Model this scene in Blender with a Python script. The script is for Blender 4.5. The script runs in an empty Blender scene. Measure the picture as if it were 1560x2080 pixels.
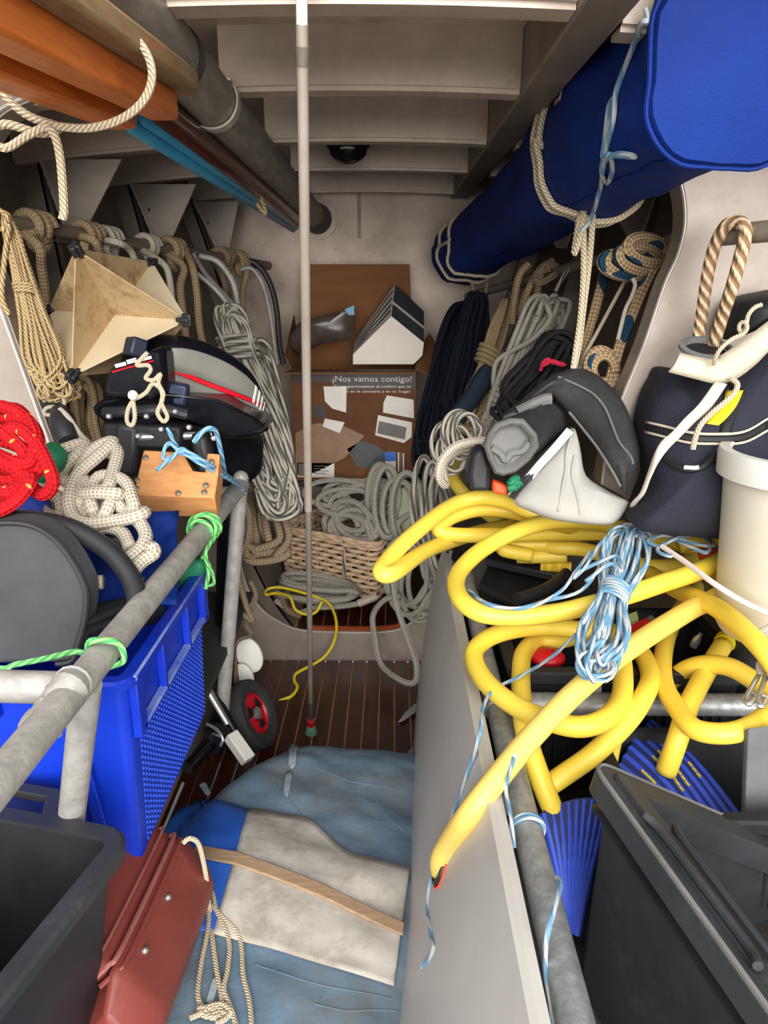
import bpy, bmesh, math, random
from mathutils import Vector, Matrix, noise
V = Vector
PI = math.pi
SC = bpy.context.scene
COL = SC.collection

# ---------------------------------------------------------------- camera
FPX, VPX, VPY = 1500.0, 797.0, 580.0          # focal length in px of a 1560 x 2080 frame, vanishing point of the boat's axis
PITCH = math.atan((1040 - VPY) / FPX)
YAW = math.atan((VPX - 780) * math.cos(PITCH) / FPX)
CAM = V((0, 0, 1.45))
cp, sp, cy, sy = math.cos(PITCH), math.sin(PITCH), math.cos(YAW), math.sin(YAW)
FW, RT, UP = V((-sy * cp, cy * cp, -sp)), V((cy, sy, 0)), V((-sy * sp, cy * sp, cp))
cam_d = bpy.data.cameras.new('camera')
cam_d.sensor_fit = 'HORIZONTAL'
cam_d.sensor_width = 36
cam_d.lens = 36 * FPX / 1560
cam_d.clip_start = .02
cam = bpy.data.objects.new('camera', cam_d)
COL.objects.link(cam)
cam.matrix_world = Matrix.Translation(CAM) @ Matrix((RT, UP, -FW)).transposed().to_4x4()
SC.camera = cam

# ---------------------------------------------------------------- daylight: overcast sky through the open hatch
SC.view_settings.view_transform = 'Standard'
SC.view_settings.look = 'None'
SC.view_settings.gamma = 1
SC.view_settings.use_curve_mapping = False
SC.view_settings.exposure = 0.24
world = bpy.data.worlds.new('overcast_sky')
SC.world = world
world.use_nodes = True
wn, wl = world.node_tree.nodes, world.node_tree.links
bg = wn['Background']
tc = wn.new('ShaderNodeTexCoord'); sx = wn.new('ShaderNodeSeparateXYZ'); rp = wn.new('ShaderNodeValToRGB')
mr = wn.new('ShaderNodeMapRange'); mr.inputs[1].default_value = -1; mr.inputs[2].default_value = 1
wl.new(tc.outputs['Generated'], sx.inputs[0]); wl.new(sx.outputs[2], mr.inputs[0]); wl.new(mr.outputs[0], rp.inputs[0])
rp.color_ramp.elements[0].position = .40; rp.color_ramp.elements[0].color = (.42, .41, .40, 1)
rp.color_ramp.elements[1].position = .62; rp.color_ramp.elements[1].color = (1.0, 1.0, 1.0, 1)
wl.new(rp.outputs[0], bg.inputs[0])
bg.inputs[1].default_value = 1.45



# soft low daylight through bright cloud, entering by the hatch opening behind the photographer
sl_ = bpy.data.lights.new('soft_daylight', 'SUN'); sl_.energy = 4.6; sl_.angle = math.radians(50); sl_.color = (1, .985, .96)
so_ = bpy.data.objects.new('soft_daylight', sl_); COL.objects.link(so_)
so_.rotation_euler = (V((-.1, 1.0, -.30))).to_track_quat('-Z', 'Y').to_euler()

# ---------------------------------------------------------------- projection helpers
def ray(px, py):
    return FW * FPX + RT * (px - 780) + UP * (1040 - py)
def W(px, py, Y):
    d = ray(px, py); return CAM + d * (Y / d.y)
def WZ(px, py, z):
    d = ray(px, py); return CAM + d * ((z - CAM.z) / d.z)
def WX(px, py, x):
    d = ray(px, py); return CAM + d * (x / d.x)
def WS(px, py, f, lift=.0):
    """the point of surface z = f(x, y) seen at a pixel"""
    d = ray(px, py); t0 = .3 / d.y; t1 = 2.3 / d.y
    n = 160
    for i in range(n):
        t = t0 + (t1 - t0) * i / n
        p = CAM + d * t
        if p.z < f(p.x, p.y) + lift:
            a, b = t - (t1 - t0) / n, t
            for _ in range(14):
                m = (a + b) / 2; q = CAM + d * m
                if q.z < f(q.x, q.y) + lift: b = m
                else: a = m
            return CAM + d * b
    return WZ(px, py, .22)

# ---------------------------------------------------------------- materials
def lin(c):
    f = lambda u: u / 12.92 if u <= .04045 else ((u + .055) / 1.055) ** 2.4
    return tuple(f(x / 255) for x in c) + (1,)
MATS = {}
def mat(name, c, c2=None, rough=.6, metal=0, scale=9, mix=(.35, .7), bump=0, bscale=70, dirt=None, dscale=5, dpos=(.58, .72), spec=.5, coat=0, stretch=None, trans=0):
    m = bpy.data.materials.new(name); m.use_nodes = True; MATS[name] = m
    n, l = m.node_tree.nodes, m.node_tree.links
    b = n['Principled BSDF']
    b.inputs['Roughness'].default_value = rough; b.inputs['Metallic'].default_value = metal
    b.inputs['Specular IOR Level'].default_value = spec
    if coat: b.inputs['Coat Weight'].default_value = coat; b.inputs['Coat Roughness'].default_value = .12
    t = n.new('ShaderNodeTexCoord'); src = t.outputs['Object']
    if stretch:
        mp = n.new('ShaderNodeMapping'); mp.inputs['Scale'].default_value = stretch; l.new(src, mp.inputs[0]); src = mp.outputs[0]
    nz = n.new('ShaderNodeTexNoise'); nz.inputs['Scale'].default_value = scale; nz.inputs['Detail'].default_value = 6; nz.inputs['Roughness'].default_value = .65
    l.new(src, nz.inputs['Vector'])
    r = n.new('ShaderNodeValToRGB'); r.color_ramp.elements[0].position = mix[0]; r.color_ramp.elements[1].position = mix[1]
    r.color_ramp.elements[0].color = lin(c); r.color_ramp.elements[1].color = lin(c2 or tuple(min(255, x * 1.16 + 3) for x in c))
    l.new(nz.outputs[0], r.inputs[0]); out = r.outputs[0]
    if dirt:
        n2 = n.new('ShaderNodeTexNoise'); n2.inputs['Scale'].default_value = dscale; n2.inputs['Detail'].default_value = 9; n2.inputs['Roughness'].default_value = .75
        l.new(src, n2.inputs['Vector'])
        r2 = n.new('ShaderNodeValToRGB'); r2.color_ramp.elements[0].position, r2.color_ramp.elements[1].position = dpos
        l.new(n2.outputs[0], r2.inputs[0])
        mx = n.new('ShaderNodeMix'); mx.data_type = 'RGBA'
        l.new(r2.outputs[0], mx.inputs[0]); l.new(out, mx.inputs[6]); mx.inputs[7].default_value = lin(dirt); out = mx.outputs[2]
    l.new(out, b.inputs['Base Color'])
    if bump:
        n3 = n.new('ShaderNodeTexNoise'); n3.inputs['Scale'].default_value = bscale; n3.inputs['Detail'].default_value = 5
        l.new(src, n3.inputs['Vector'])
        bm = n.new('ShaderNodeBump'); bm.inputs['Strength'].default_value = bump; bm.inputs['Distance'].default_value = .01
        l.new(n3.outputs[0], bm.inputs['Height']); l.new(bm.outputs[0], b.inputs['Normal'])
    return m

def rope_mat(name, c, c2, kind='braid', k=1.0, m_=3, fleck=None, fk=.12, fthr=.95, rough=.85, bump=.5, thr=(.35, .65)):
    """rope yarns from the tube's UV: u = length / circumference, v = round the rope"""
    m = bpy.data.materials.new(name); m.use_nodes = True; MATS[name] = m
    n, l = m.node_tree.nodes, m.node_tree.links
    b = n['Principled BSDF']; b.inputs['Roughness'].default_value = rough; b.inputs['Specular IOR Level'].default_value = .25
    t = n.new('ShaderNodeTexCoord'); s = n.new('ShaderNodeSeparateXYZ'); l.new(t.outputs['UV'], s.inputs[0])
    def mth(op, a, bb=None):
        q = n.new('ShaderNodeMath'); q.operation = op
        for i, x in enumerate((a, bb)):
            if x is None: continue
            if isinstance(x, (int, float)): q.inputs[i].default_value = x
            else: l.new(x, q.inputs[i])
        return q.outputs[0]
    u, v = s.outputs[0], s.outputs[1]
    w1 = mth('SINE', mth('MULTIPLY', mth('ADD', mth('MULTIPLY', u, k * m_), mth('MULTIPLY', v, m_)), 2 * PI))
    h = w1
    if kind == 'braid':
        w2 = mth('SINE', mth('MULTIPLY', mth('SUBTRACT', mth('MULTIPLY', u, k * m_), mth('MULTIPLY', v, m_)), 2 * PI))
        h = mth('MULTIPLY', w1, w2)
    h = mth('ADD', mth('MULTIPLY', h, .5), .5)
    nz = n.new('ShaderNodeTexNoise'); nz.inputs['Scale'].default_value = 30; nz.inputs['Detail'].default_value = 4; l.new(t.outputs['Object'], nz.inputs['Vector'])
    hh = mth('ADD', mth('MULTIPLY', h, .7), mth('MULTIPLY', nz.outputs[0], .3))
    r = n.new('ShaderNodeValToRGB'); r.color_ramp.elements[0].position, r.color_ramp.elements[1].position = thr
    r.color_ramp.elements[0].color = lin(c2); r.color_ramp.elements[1].color = lin(c)
    l.new(hh, r.inputs[0]); out = r.outputs[0]
    if fleck:
        f = mth('SINE', mth('MULTIPLY', mth('ADD', mth('MULTIPLY', u, fk), v), 2 * PI))
        f2 = mth('SINE', mth('MULTIPLY', mth('MULTIPLY', u, fk * 3.1), 2 * PI))
        fm = mth('GREATER_THAN', mth("ADD", f, f2), fthr)
        mx = n.new('ShaderNodeMix'); mx.data_type = 'RGBA'; l.new(fm, mx.inputs[0]); l.new(out, mx.inputs[6]); mx.inputs[7].default_value = lin(fleck); out = mx.outputs[2]
    l.new(out, b.inputs['Base Color'])
    bm = n.new('ShaderNodeBump'); bm.inputs['Strength'].default_value = bump; bm.inputs['Distance'].default_value = .004
    l.new(h, bm.inputs['Height']); l.new(bm.outputs[0], b.inputs['Normal'])
    return m

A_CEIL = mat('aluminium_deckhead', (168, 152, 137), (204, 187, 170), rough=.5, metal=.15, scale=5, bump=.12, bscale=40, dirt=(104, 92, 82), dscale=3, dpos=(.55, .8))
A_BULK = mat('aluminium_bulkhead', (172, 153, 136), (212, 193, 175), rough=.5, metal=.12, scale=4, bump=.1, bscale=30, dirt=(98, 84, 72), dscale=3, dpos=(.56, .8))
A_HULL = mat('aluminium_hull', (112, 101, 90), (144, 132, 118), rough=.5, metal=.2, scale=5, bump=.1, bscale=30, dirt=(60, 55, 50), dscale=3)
A_PLATE = mat('aluminium_plate', (136, 125, 115), (166, 153, 141), rough=.45, metal=.25, scale=5, bump=.06, bscale=24, dirt=(120, 108, 98), dscale=4, dpos=(.56, .8))
A_TRUNK = mat('painted_trunk', (186, 181, 174), (202, 198, 191), rough=.45, metal=.05, scale=3, dirt=(160, 138, 112), dscale=5, dpos=(.64, .85))
GALV = mat('galvanised_pipe', (140, 143, 144), (178, 180, 180), rough=.45, metal=.5, scale=60, bump=.1, bscale=160)
A_PIPE = mat('aluminium_pipe', (144, 141, 136), (180, 176, 170), rough=.5, metal=.15, scale=30, bump=.12, bscale=120, dirt=(120, 116, 110), dscale=14, dpos=(.6, .75))
A_MAST = mat('weathered_spar', (118, 112, 103), (158, 151, 141), rough=.5, metal=.25, scale=14, bump=.05, stretch=(4, .8, 4), dirt=(60, 56, 52), dscale=7)
TEAK = mat('varnished_sole', (50, 19, 15), (72, 29, 22), rough=.3, scale=8, stretch=(10, 1, 10), coat=.15)
CAULK = mat('pale_caulk', (165, 122, 78), (182, 140, 92), rough=.6)
MAHOG = mat('varnished_edge', (140, 58, 26), (168, 76, 36), rough=.25, coat=.4, stretch=(2, 10, 10))
DARKB = mat('dark_berth_board', (44, 43, 42), (60, 58, 56), rough=.8)
WELD = mat('weld_metal', (190, 182, 172), (215, 206, 196), rough=.35, metal=.5)

# ---------------------------------------------------------------- mesh building
LOC = {}
class MB:
    def __init__(s): s.v, s.f, s.u, s.sm = [], [], [], []
    def add(s, vs, fs, uv=None, smooth=True):
        o = len(s.v); s.v += [V(p) for p in vs]
        for i, f in enumerate(fs):
            s.f.append([o + k for k in f]); s.sm.append(smooth)
            s.u.append(uv[i] if uv else [(0, 0)] * len(f))
        return s
    def rings(s, rs, closed=False, cap=True, uvr=None, smooth=True, loop=True):
        """skin between rings of equally many points"""
        n = len(rs[0]); vs = [p for r in rs for p in r]; fs, uv = [], []
        m = len(rs); L = 0; per = max(1e-6, sum((V(rs[0][i]) - V(rs[0][(i + 1) % n])).length for i in range(n)))
        acc = [0]
        for i in range(1, m + 1):
            a, b = rs[i - 1], rs[i % m]
            acc.append(acc[-1] + sum(((V(a[k]) - V(b[k])).length for k in range(0, n, max(1, n // 4)))) / len(range(0, n, max(1, n // 4))) / (uvr or per))
        for i in range(m if closed else m - 1):
            j = (i + 1) % m
            for k in range(n if loop else n - 1):
                q = (k + 1) % n
                fs.append((i * n + k, i * n + q, j * n + q, j * n + k))
                uv.append([(acc[i], k / n), (acc[i], (k + 1) / n), (acc[i + 1], (k + 1) / n), (acc[i + 1], k / n)])
        if cap and not closed and loop:
            fs.append(tuple(range(n))[::-1]); uv.append([(0, 0)] * n)
            fs.append(tuple((m - 1) * n + k for k in range(n))); uv.append([(0, 0)] * n)
        return s.add(vs, fs, uv, smooth)
    def tube(s, pts, r, n=8, closed=False, sub=5, cap=True, flat=None, raw=False):
        P = [V(p) for p in pts] if raw else smooth_path(pts, sub, closed)
        m = len(P); rr = r if callable(r) else (lambda t: r)
        T = []
        for i in range(m):
            a = P[(i - 1) % m] if (closed or i) else P[0]; b = P[(i + 1) % m] if (closed or i < m - 1) else P[-1]
            d = b - a; T.append(d.normalized() if d.length > 1e-9 else (T[-1] if T else V((0, 0, 1))))
        up = V((0, 0, 1)) if abs(T[0].z) < .9 else V((1, 0, 0))
        N = (up - T[0] * up.dot(T[0])).normalized(); R = []
        for i in range(m):
            N = N - T[i] * N.dot(T[i])
            N = N.normalized() if N.length > 1e-6 else T[i].orthogonal().normalized()
            B = T[i].cross(N); q = rr(i / max(1, m - 1)); fl = flat or 1
            R.append([P[i] + N * (math.cos(2 * PI * k / n) * q * fl) + B * (math.sin(2 * PI * k / n) * q) for k in range(n)])
        r0 = rr(.5)
        return s.rings(R, closed, cap, uvr=2 * PI * r0)
    def box(s, c, d, R=None):
        c = V(c); hx, hy, hz = d[0] / 2, d[1] / 2, d[2] / 2
        vs = [V((x, y, z)) for x in (-hx, hx) for y in (-hy, hy) for z in (-hz, hz)]
        if R: vs = [R @ v for v in vs]
        return s.add([c + v for v in vs], [(0, 1, 3, 2), (4, 6, 7, 5), (0, 4, 5, 1), (2, 3, 7, 6), (0, 2, 6, 4), (1, 5, 7, 3)], smooth=False)
    def prism(s, poly, vec):
        n = len(poly); vec = V(vec); a = [V(p) for p in poly]
        return s.add(a + [p + vec for p in a], [tuple(range(n))[::-1], tuple(range(n, 2 * n))] + [(i, (i + 1) % n, n + (i + 1) % n, n + i) for i in range(n)], smooth=False)
    def sheet(s, g, th=0.002, closed_u=False):
        """g[i][j] grid of points -> a sheet with thickness"""
        nu, nv = len(g), len(g[0]); Nn = []
        for i in range(nu):
            row = []
            for j in range(nv):
                a = V(g[min(i + 1, nu - 1)][j]) - V(g[max(i - 1, 0)][j]); b = V(g[i][min(j + 1, nv - 1)]) - V(g[i][max(j - 1, 0)])
                c = a.cross(b); row.append(c.normalized() if c.length > 1e-12 else V((0, 0, 1)))
            Nn.append(row)
        top = [V(g[i][j]) for i in range(nu) for j in range(nv)]; bot = [V(g[i][j]) - Nn[i][j] * th for i in range(nu) for j in range(nv)]
        o = nu * nv; I = lambda i, j: i * nv + j; fs = []
        for i in range(nu - 1):
            for j in range(nv - 1):
                q = (I(i, j), I(i + 1, j), I(i + 1, j + 1), I(i, j + 1)); fs.append(q); fs.append(tuple(o + k for k in q[::-1]))
        for i in range(nu - 1):
            for j in (0, nv - 1):
                a, b = I(i, j), I(i + 1, j); fs.append((a, b, o + b, o + a) if j else (b, a, o + a, o + b))
        for j in range(nv - 1):
            for i in (0, nu - 1):
                a, b = I(i, j), I(i, j + 1); fs.append((b, a, o + a, o + b) if i else (a, b, o + b, o + a))
        return s.add(top + bot, fs)
    def lathe(s, prof, M=None, n=24, cap=True):
        M = M or Matrix()
        return s.rings([[M @ V((r * math.cos(2 * PI * k / n), r * math.sin(2 * PI * k / n), h)) for k in range(n)] for r, h in prof], cap=cap)
    def ball(s, c, r, n=10):
        c = V(c); r = V(r) if not isinstance(r, (int, float)) else V((r, r, r))
        return s.rings([[c + V((r.x * math.sin(t) * math.cos(2 * PI * k / n), r.y * math.sin(t) * math.sin(2 * PI * k / n), r.z * math.cos(t))) for k in range(n)] for t in [max(.02, min(PI - .02, PI * i / (n - 2))) for i in range(n - 1)]])
    def build(s, name, m, parent=None, label=None, cat=None, group=None, kind=None, bev=0, sharp=35, sol=0):
        me = bpy.data.meshes.new(name)
        if parent is not None: L = LOC[parent.name]
        else:
            xs = [p.x for p in s.v]; ys = [p.y for p in s.v]; zs = [p.z for p in s.v]
            L = V(((min(xs) + max(xs)) / 2, (min(ys) + max(ys)) / 2, min(zs)))
        me.from_pydata([tuple(p - L) for p in s.v], [], s.f)
        me.polygons.foreach_set('use_smooth', s.sm)
        uvl = me.uv_layers.new(name='UVMap'); flat = [c for f in s.u for w in f for c in w]
        uvl.data.foreach_set('uv', flat)
        bm = bmesh.new(); bm.from_mesh(me); bmesh.ops.recalc_face_normals(bm, faces=bm.faces); bm.to_mesh(me); bm.free()
        if sharp: me.set_sharp_from_angle(angle=math.radians(sharp))
        me.materials.append(m)
        o = bpy.data.objects.new(name, me); COL.objects.link(o)
        if parent is not None: o.parent = parent
        else: o.location = L
        LOC[o.name] = L
        if bev:
            b = o.modifiers.new('edge', 'BEVEL'); b.width = bev; b.segments = 2; b.limit_method = 'ANGLE'; b.angle_limit = .6
        props(o, label, cat, group, kind)
        return o
def props(o, label=None, cat=None, group=None, kind=None):
    for k, x in (('label', label), ('category', cat), ('group', group), ('kind', kind)):
        if x: o[k] = x
def thing(name, label, cat, loc, group=None):
    o = bpy.data.objects.new(name, None); COL.objects.link(o); o.location = loc; o.empty_display_size = .05
    LOC[o.name] = V(loc); props(o, label, cat, group); return o
def copy_thing(o, delta, label, rot=None):
    c = o.copy(); COL.objects.link(c); c.location = o.location + V(delta); c['label'] = label
    if rot: c.rotation_euler = rot
    LOC[c.name] = V(c.location)
    for ch in list(o.children):
        d = ch.copy(); COL.objects.link(d); d.parent = c
        for g in list(ch.children):
            e = g.copy(); COL.objects.link(e); e.parent = d
    return c
def smooth_path(pts, sub=5, closed=False):
    P = [V(p) for p in pts]; m = len(P)
    if m < 3 or sub <= 1: return P
    out = []
    for i in range(m if closed else m - 1):
        p0 = P[(i - 1) % m] if (closed or i > 0) else P[0] * 2 - P[1]
        p1, p2 = P[i], P[(i + 1) % m]
        p3 = P[(i + 2) % m] if (closed or i + 2 < m) else P[-1] * 2 - P[-2]
        for k in range(sub):
            t = k / sub; t2, t3 = t * t, t * t * t
            out.append(.5 * ((2 * p1) + (p2 - p0) * t + (2 * p0 - 5 * p1 + 4 * p2 - p3) * t2 + (3 * p1 - p0 - 3 * p2 + p3) * t3))
    if not closed: out.append(P[-1])
    return out
def PX(pts, Y=None, off=(0, 0), s=1):
    """pixel path -> world; each item (px, py[, Y]); off and s undo a crop's offset and zoom"""
    out = []
    for p in pts:
        x, y = off[0] + p[0] / s, off[1] + p[1] / s
        yy = p[2] if len(p) > 2 else (Y(x, y) if callable(Y) else Y)
        out.append(W(x, y, yy))
    return out
def PZ(pts, z=None, off=(0, 0), s=1):
    return [WZ(off[0] + p[0] / s, off[1] + p[1] / s, p[2] if len(p) > 2 else z) for p in pts]
def rotmat(d, up=V((0, 0, 1))):
    """matrix whose z axis is d"""
    z = V(d).normalized(); x = up.cross(z)
    x = x.normalized() if x.length > 1e-5 else V((1, 0, 0)); y = z.cross(x)
    return Matrix((x, y, z)).transposed()
def frame(o, d, up=V((0, 0, 1))):
    return Matrix.Translation(o) @ rotmat(d, up).to_4x4()
def cylinder(mb, a, b, r, n=16, r2=None):
    a, b = V(a), V(b); M = frame(a, b - a)
    return mb.lathe([(r, 0), (r2 if r2 is not None else r, (b - a).length)], M, n)

# ================================================================ SETTING
CX = -.10
def hw(Y, z):
    """hull half breadth"""
    t = max(-.9, min(1.25, (Y - 1.5) / 1.5))
    rows = ((.10, .46, .14), (.35, .58, .33), (.7, .80, .44), (1.2, .94, .56), (1.8, .93, .74), (2.0, .95, .77))
    for (z0, a0, b0), (z1, a1, b1) in zip(rows, rows[1:]):
        if z <= z1 or z1 == 2.0:
            k = (z - z0) / (z1 - z0); w0 = a0 + (b0 - a0) * t; w1 = a1 + (b1 - a1) * t
            return max(.05, w0 + (w1 - w0) * k) + max(0, 1.30 - Y) * .32
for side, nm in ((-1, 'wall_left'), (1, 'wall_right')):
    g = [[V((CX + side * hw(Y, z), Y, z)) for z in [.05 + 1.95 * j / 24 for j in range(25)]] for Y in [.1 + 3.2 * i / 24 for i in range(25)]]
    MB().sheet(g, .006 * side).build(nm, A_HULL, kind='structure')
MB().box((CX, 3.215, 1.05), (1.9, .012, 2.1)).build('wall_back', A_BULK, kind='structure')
def camber(x): return -.035 * ((x - CX) / .7) ** 2
g = [[V((x, Y, 1.905 + camber(x))) for x in [-1.1 + 2.0 * i / 20 for i in range(21)]] for Y in (.95, 1.5, 2.2, 3.22)]
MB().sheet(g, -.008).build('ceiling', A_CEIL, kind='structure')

def beam(i, Y, xl, xr, zb=1.80, deep=.045, parts=None):
    """deck beam: web plate, flange, stitch welds"""
    n = 14; xs = [xl + (xr - xl) * k / n for k in range(n + 1)]
    m = MB()
    low = [V((x, Y, zb + camber(x))) for x in xs]; top = [V((x, Y, 1.903 + camber(x))) for x in xs]
    m.sheet([low, top], .008)
    m.sheet([low, [p + V((0, deep, 0)) for p in low]], -.008)
    o = m.build('trim_%d' % i, A_CEIL, kind='structure')
    rnd = random.Random(i)
    x = xl + .03; w = MB()
    while x < xr - .03:
        L = rnd.uniform(.03, .09)
        if rnd.random() < .6:
            pts = [V((x + L * k / 8, Y - .004, 1.893 + camber(x))) for k in range(9)]
            w.tube(pts, lambda t: .003 + .0014 * math.sin(t * 39), 6, raw=True)
        x += L + rnd.uniform(.01, .08)
    if w.v: w.build('weld_bead', WELD, o)
    return o
ti = 1
for Y in (1.085, 1.52, 2.02, 2.50, 3.06):
    beam(ti, Y, -.315 if Y > 1.2 else -.30, .232, deep=.045 if Y < 3 else .03); ti += 1
for Y in (1.52, 2.02, 2.50, 3.06):
    beam(ti, Y, CX - hw(Y, 1.85) + .02, -.445, zb=1.80); ti += 1
for Y in (1.14, 1.52, 2.02, 2.50):
    beam(ti, Y, .305, CX + hw(Y, 1.85) - .02, zb=1.795); ti += 1
# longitudinal girder beside the hatch
m = MB(); m.box((.268, 2.08, 1.845), (.07, 2.28, .125)); g_ = m.build('trim_%d' % ti, A_HULL, kind='structure', bev=.004); ti += 1
m = MB(); m.box((-.475, 2.35, 1.845), (.05, 1.7, .12)); m.build('trim_%d' % ti, A_HULL, kind='structure', bev=.004); ti += 1
# hull frames with their knees
for side in (-1, 1):
    for Y in (2.04, 2.52, 3.02):
        zs = [.12 + 1.78 * j / 20 for j in range(21)]
        a = [V((CX + side * (hw(Y, z) - .002), Y, z)) for z in zs]; b = [V((CX + side * (hw(Y, z) - .06), Y, z)) for z in zs]
        m = MB(); m.sheet([a, b], .008); m.sheet([b, [p + V((0, .03, 0)) for p in b]], .006)
        o = m.build('trim_%d' % ti, A_HULL, kind='structure'); ti += 1
        zt = 1.80 + camber(CX + side * .8)
        x0 = CX + side * (hw(Y, 1.75) - .07); x1 = x0 - side * (.205 if Y < 2.9 else .17); xb = CX + side * (hw(Y, zt - .2) - .075) - side * .055
        m = MB(); m.prism([V((x0, Y - .012, zt)), V((x1, Y - .012, zt)), V((xb, Y - .012, zt - .19)), V((xb + side * .03, Y - .012, zt - .19))], (0, .008, 0))
        k = m.build('gusset', A_PLATE, o, bev=.001)
        pts = [V((x0 + (xb + side * .03 - x0) * t, Y - .014, zt - .19 * t)) for t in [j / 16 for j in range(17)]]
        MB().tube(pts, lambda t: .004 + .0015 * math.sin(t * 45), 6, raw=True).build('weld_bead', WELD, o)
        MB().lathe([(.004, 0), (.004, .004)], frame(V((x0 - side * .05, Y - .0165, zt - .075)), V((0, 1, 0))), 10).build('drilled_hole', DARKB, k)

# big web frame (ring) at Y = 1.5, both sides
RY = 1.5
def ringframe(inner, xo, nm):
    inn = smooth_path([W(x, y, RY) for x, y in inner], 6)
    m = MB(); m.sheet([inn, [V((xo, RY, p.z)) for p in inn]], .01)
    fl = [inn, [p + V((0, .065, 0)) for p in inn]]
    m.sheet(fl, .008)
    o = m.build(nm, A_PLATE, kind='structure')
    MB().tube([p + V((0, -.003, 0)) for p in inn], .0045, 6, raw=True).build('edge_bar', WELD, o)
    return o
rr_ = ringframe([(1210, 250), (1300, 296), (1350, 325), (1376, 355), (1389, 400), (1391, 459), (1376, 520), (1349, 580), (1308, 701), (1264, 809), (1240, 890), (1226, 960), (1222, 1030)], .95, 'trim_%d' % ti); ti += 1
rl_ = ringframe([(200, 178), (120, 178), (60, 196), (0, 226), (-40, 280), (-62, 360), (-60, 450), (-40, 520), (0, 620), (103, 903), (140, 1000), (200, 1160), (250, 1300), (285, 1430)], -1.15, 'trim_%d' % ti); ti += 1
# pipe stubs through the web frame
m = MB(); cylinder(m, W(1500, 302, 1.47), W(1500, 302, 1.47) + V((.30, -.16, .03)), .026, 20); m.build('pipe_stub', A_PIPE, rr_)
m = MB(); m.lathe([(.031, 0), (.035, .004), (.031, .008), (.026, .004), (.031, 0)], frame(W(1497, 303, 1.487), V((0, 1, 0))), 20, cap=False); m.build('pipe_collar', DARKB, rr_)
m = MB(); cylinder(m, W(1305, 372, 1.72), W(1375, 350, 1.56), .03, 20); m.build('pipe_stub', A_HULL, rr_)
# lower web frame forward of the sole
LY = 2.32
inn = smooth_path([W(x, y, LY) for x, y in [(452, 1000), (470, 1090), (490, 1150), (503, 1195), (530, 1236), (565, 1262), (612, 1280), (690, 1284), (770, 1284), (815, 1276), (850, 1250), (880, 1200), (905, 1120)]], 5)
out = []
for p in inn: out.append(V((p.x + (-.12 if p.x < -.28 else (.1 if p.x > .02 else 0)), LY, min(.19, p.z - .05) if -.3 < p.x < .03 else p.z - .13)))
m = MB(); m.sheet([inn, out], .01); lw = m.build('trim_%d' % ti, A_PLATE, kind='structure'); ti += 1
MB().tube([p + V((0, -.004, .002)) for p in inn], .004, 6, raw=True).build('edge_bar', WELD, lw)
m = MB(); a = [p for p in inn if -.29 < p.x < .05]; m.sheet([[p + V((0, .012, .012)) for p in a], [p + V((0, .014, -.05)) for p in a]], .012)
m.build('edge_lining', MAHOG, lw)
# soles: caulked planks
def sole(nm, x0, x1, y0, y1, z, taper=0):
    m = MB(); m.box(((x0 + x1) / 2, (y0 + y1) / 2, z - .012), (x1 - x0 + .02, y1 - y0, .02)); f = m.build(nm, CAULK, kind='structure')
    n = int(round((x1 - x0) / .047)); w = (x1 - x0) / n
    for i in range(n):
        a, b = x0 + i * w + .0025, x0 + (i + 1) * w - .0025
        p = MB(); p.box(((a + b) / 2, (y0 + y1) / 2, z), (b - a, y1 - y0 - .002, .012)); p.build('plank', TEAK, f, bev=.0008)
sole('floor', -.56, .20, .3, 2.30, .2)
sole('floor_forward', -.34, .16, 2.35, 3.18, .27)
# centre trunk (light grey painted, the hose goes through it)
def trunk_pt(s, t):
    """s along the boat 0..1 (near..far), t from top edge down"""
    Y = .35 + (1.95 - .35) * s
    top = V((.148, Y, .75)); bot = V((-.06 + .145 * s ** .8, Y, .19))
    bul = .035 * math.sin(PI * min(1, t * 1.15)) * (1 - .3 * s)
    p = top.lerp(bot, t); sh = (1 - (1 - t) ** 2.2)
    p.x = top.x + (bot.x - top.x) * (.45 * t + .55 * sh)
    rnd_ = max(0, (s - .9) / .1)
    p.y -= .05 * rnd_ ** 2 * (1 - t) ** 3
    return p
m = MB(); m.sheet([[trunk_pt(i / 30, j / 16) for j in range(17)] for i in range(31)], -.012)
m.sheet([[trunk_pt(i / 30, 0), trunk_pt(i / 30, 0) + V((.012, 0, -.002)), trunk_pt(i / 30, 0) + V((.014, 0, -.4))] for i in range(31)], -.006)
trk = m.build('trim_%d' % ti, A_TRUNK, kind='structure'); ti += 1
# berth boards under the gear on both sides, and the platform forward
MB().box((-.655, 1.50, .555), (.47, 1.12, .02)).build('trim_%d' % ti, DARKB, kind='structure'); ti += 1
MB().box((-.56, .62, .388), (.30, .56, .02)).build('trim_%d' % ti, DARKB, kind='structure'); ti += 1
MB().box((.50, 1.30, .48), (.66, 1.6, .02)).build('trim_%d' % ti, DARKB, kind='structure'); ti += 1
MB().box((-.12, 2.97, .72), (.62, .46, .02)).build('trim_%d' % ti, DARKB, kind='structure'); ti += 1
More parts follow.
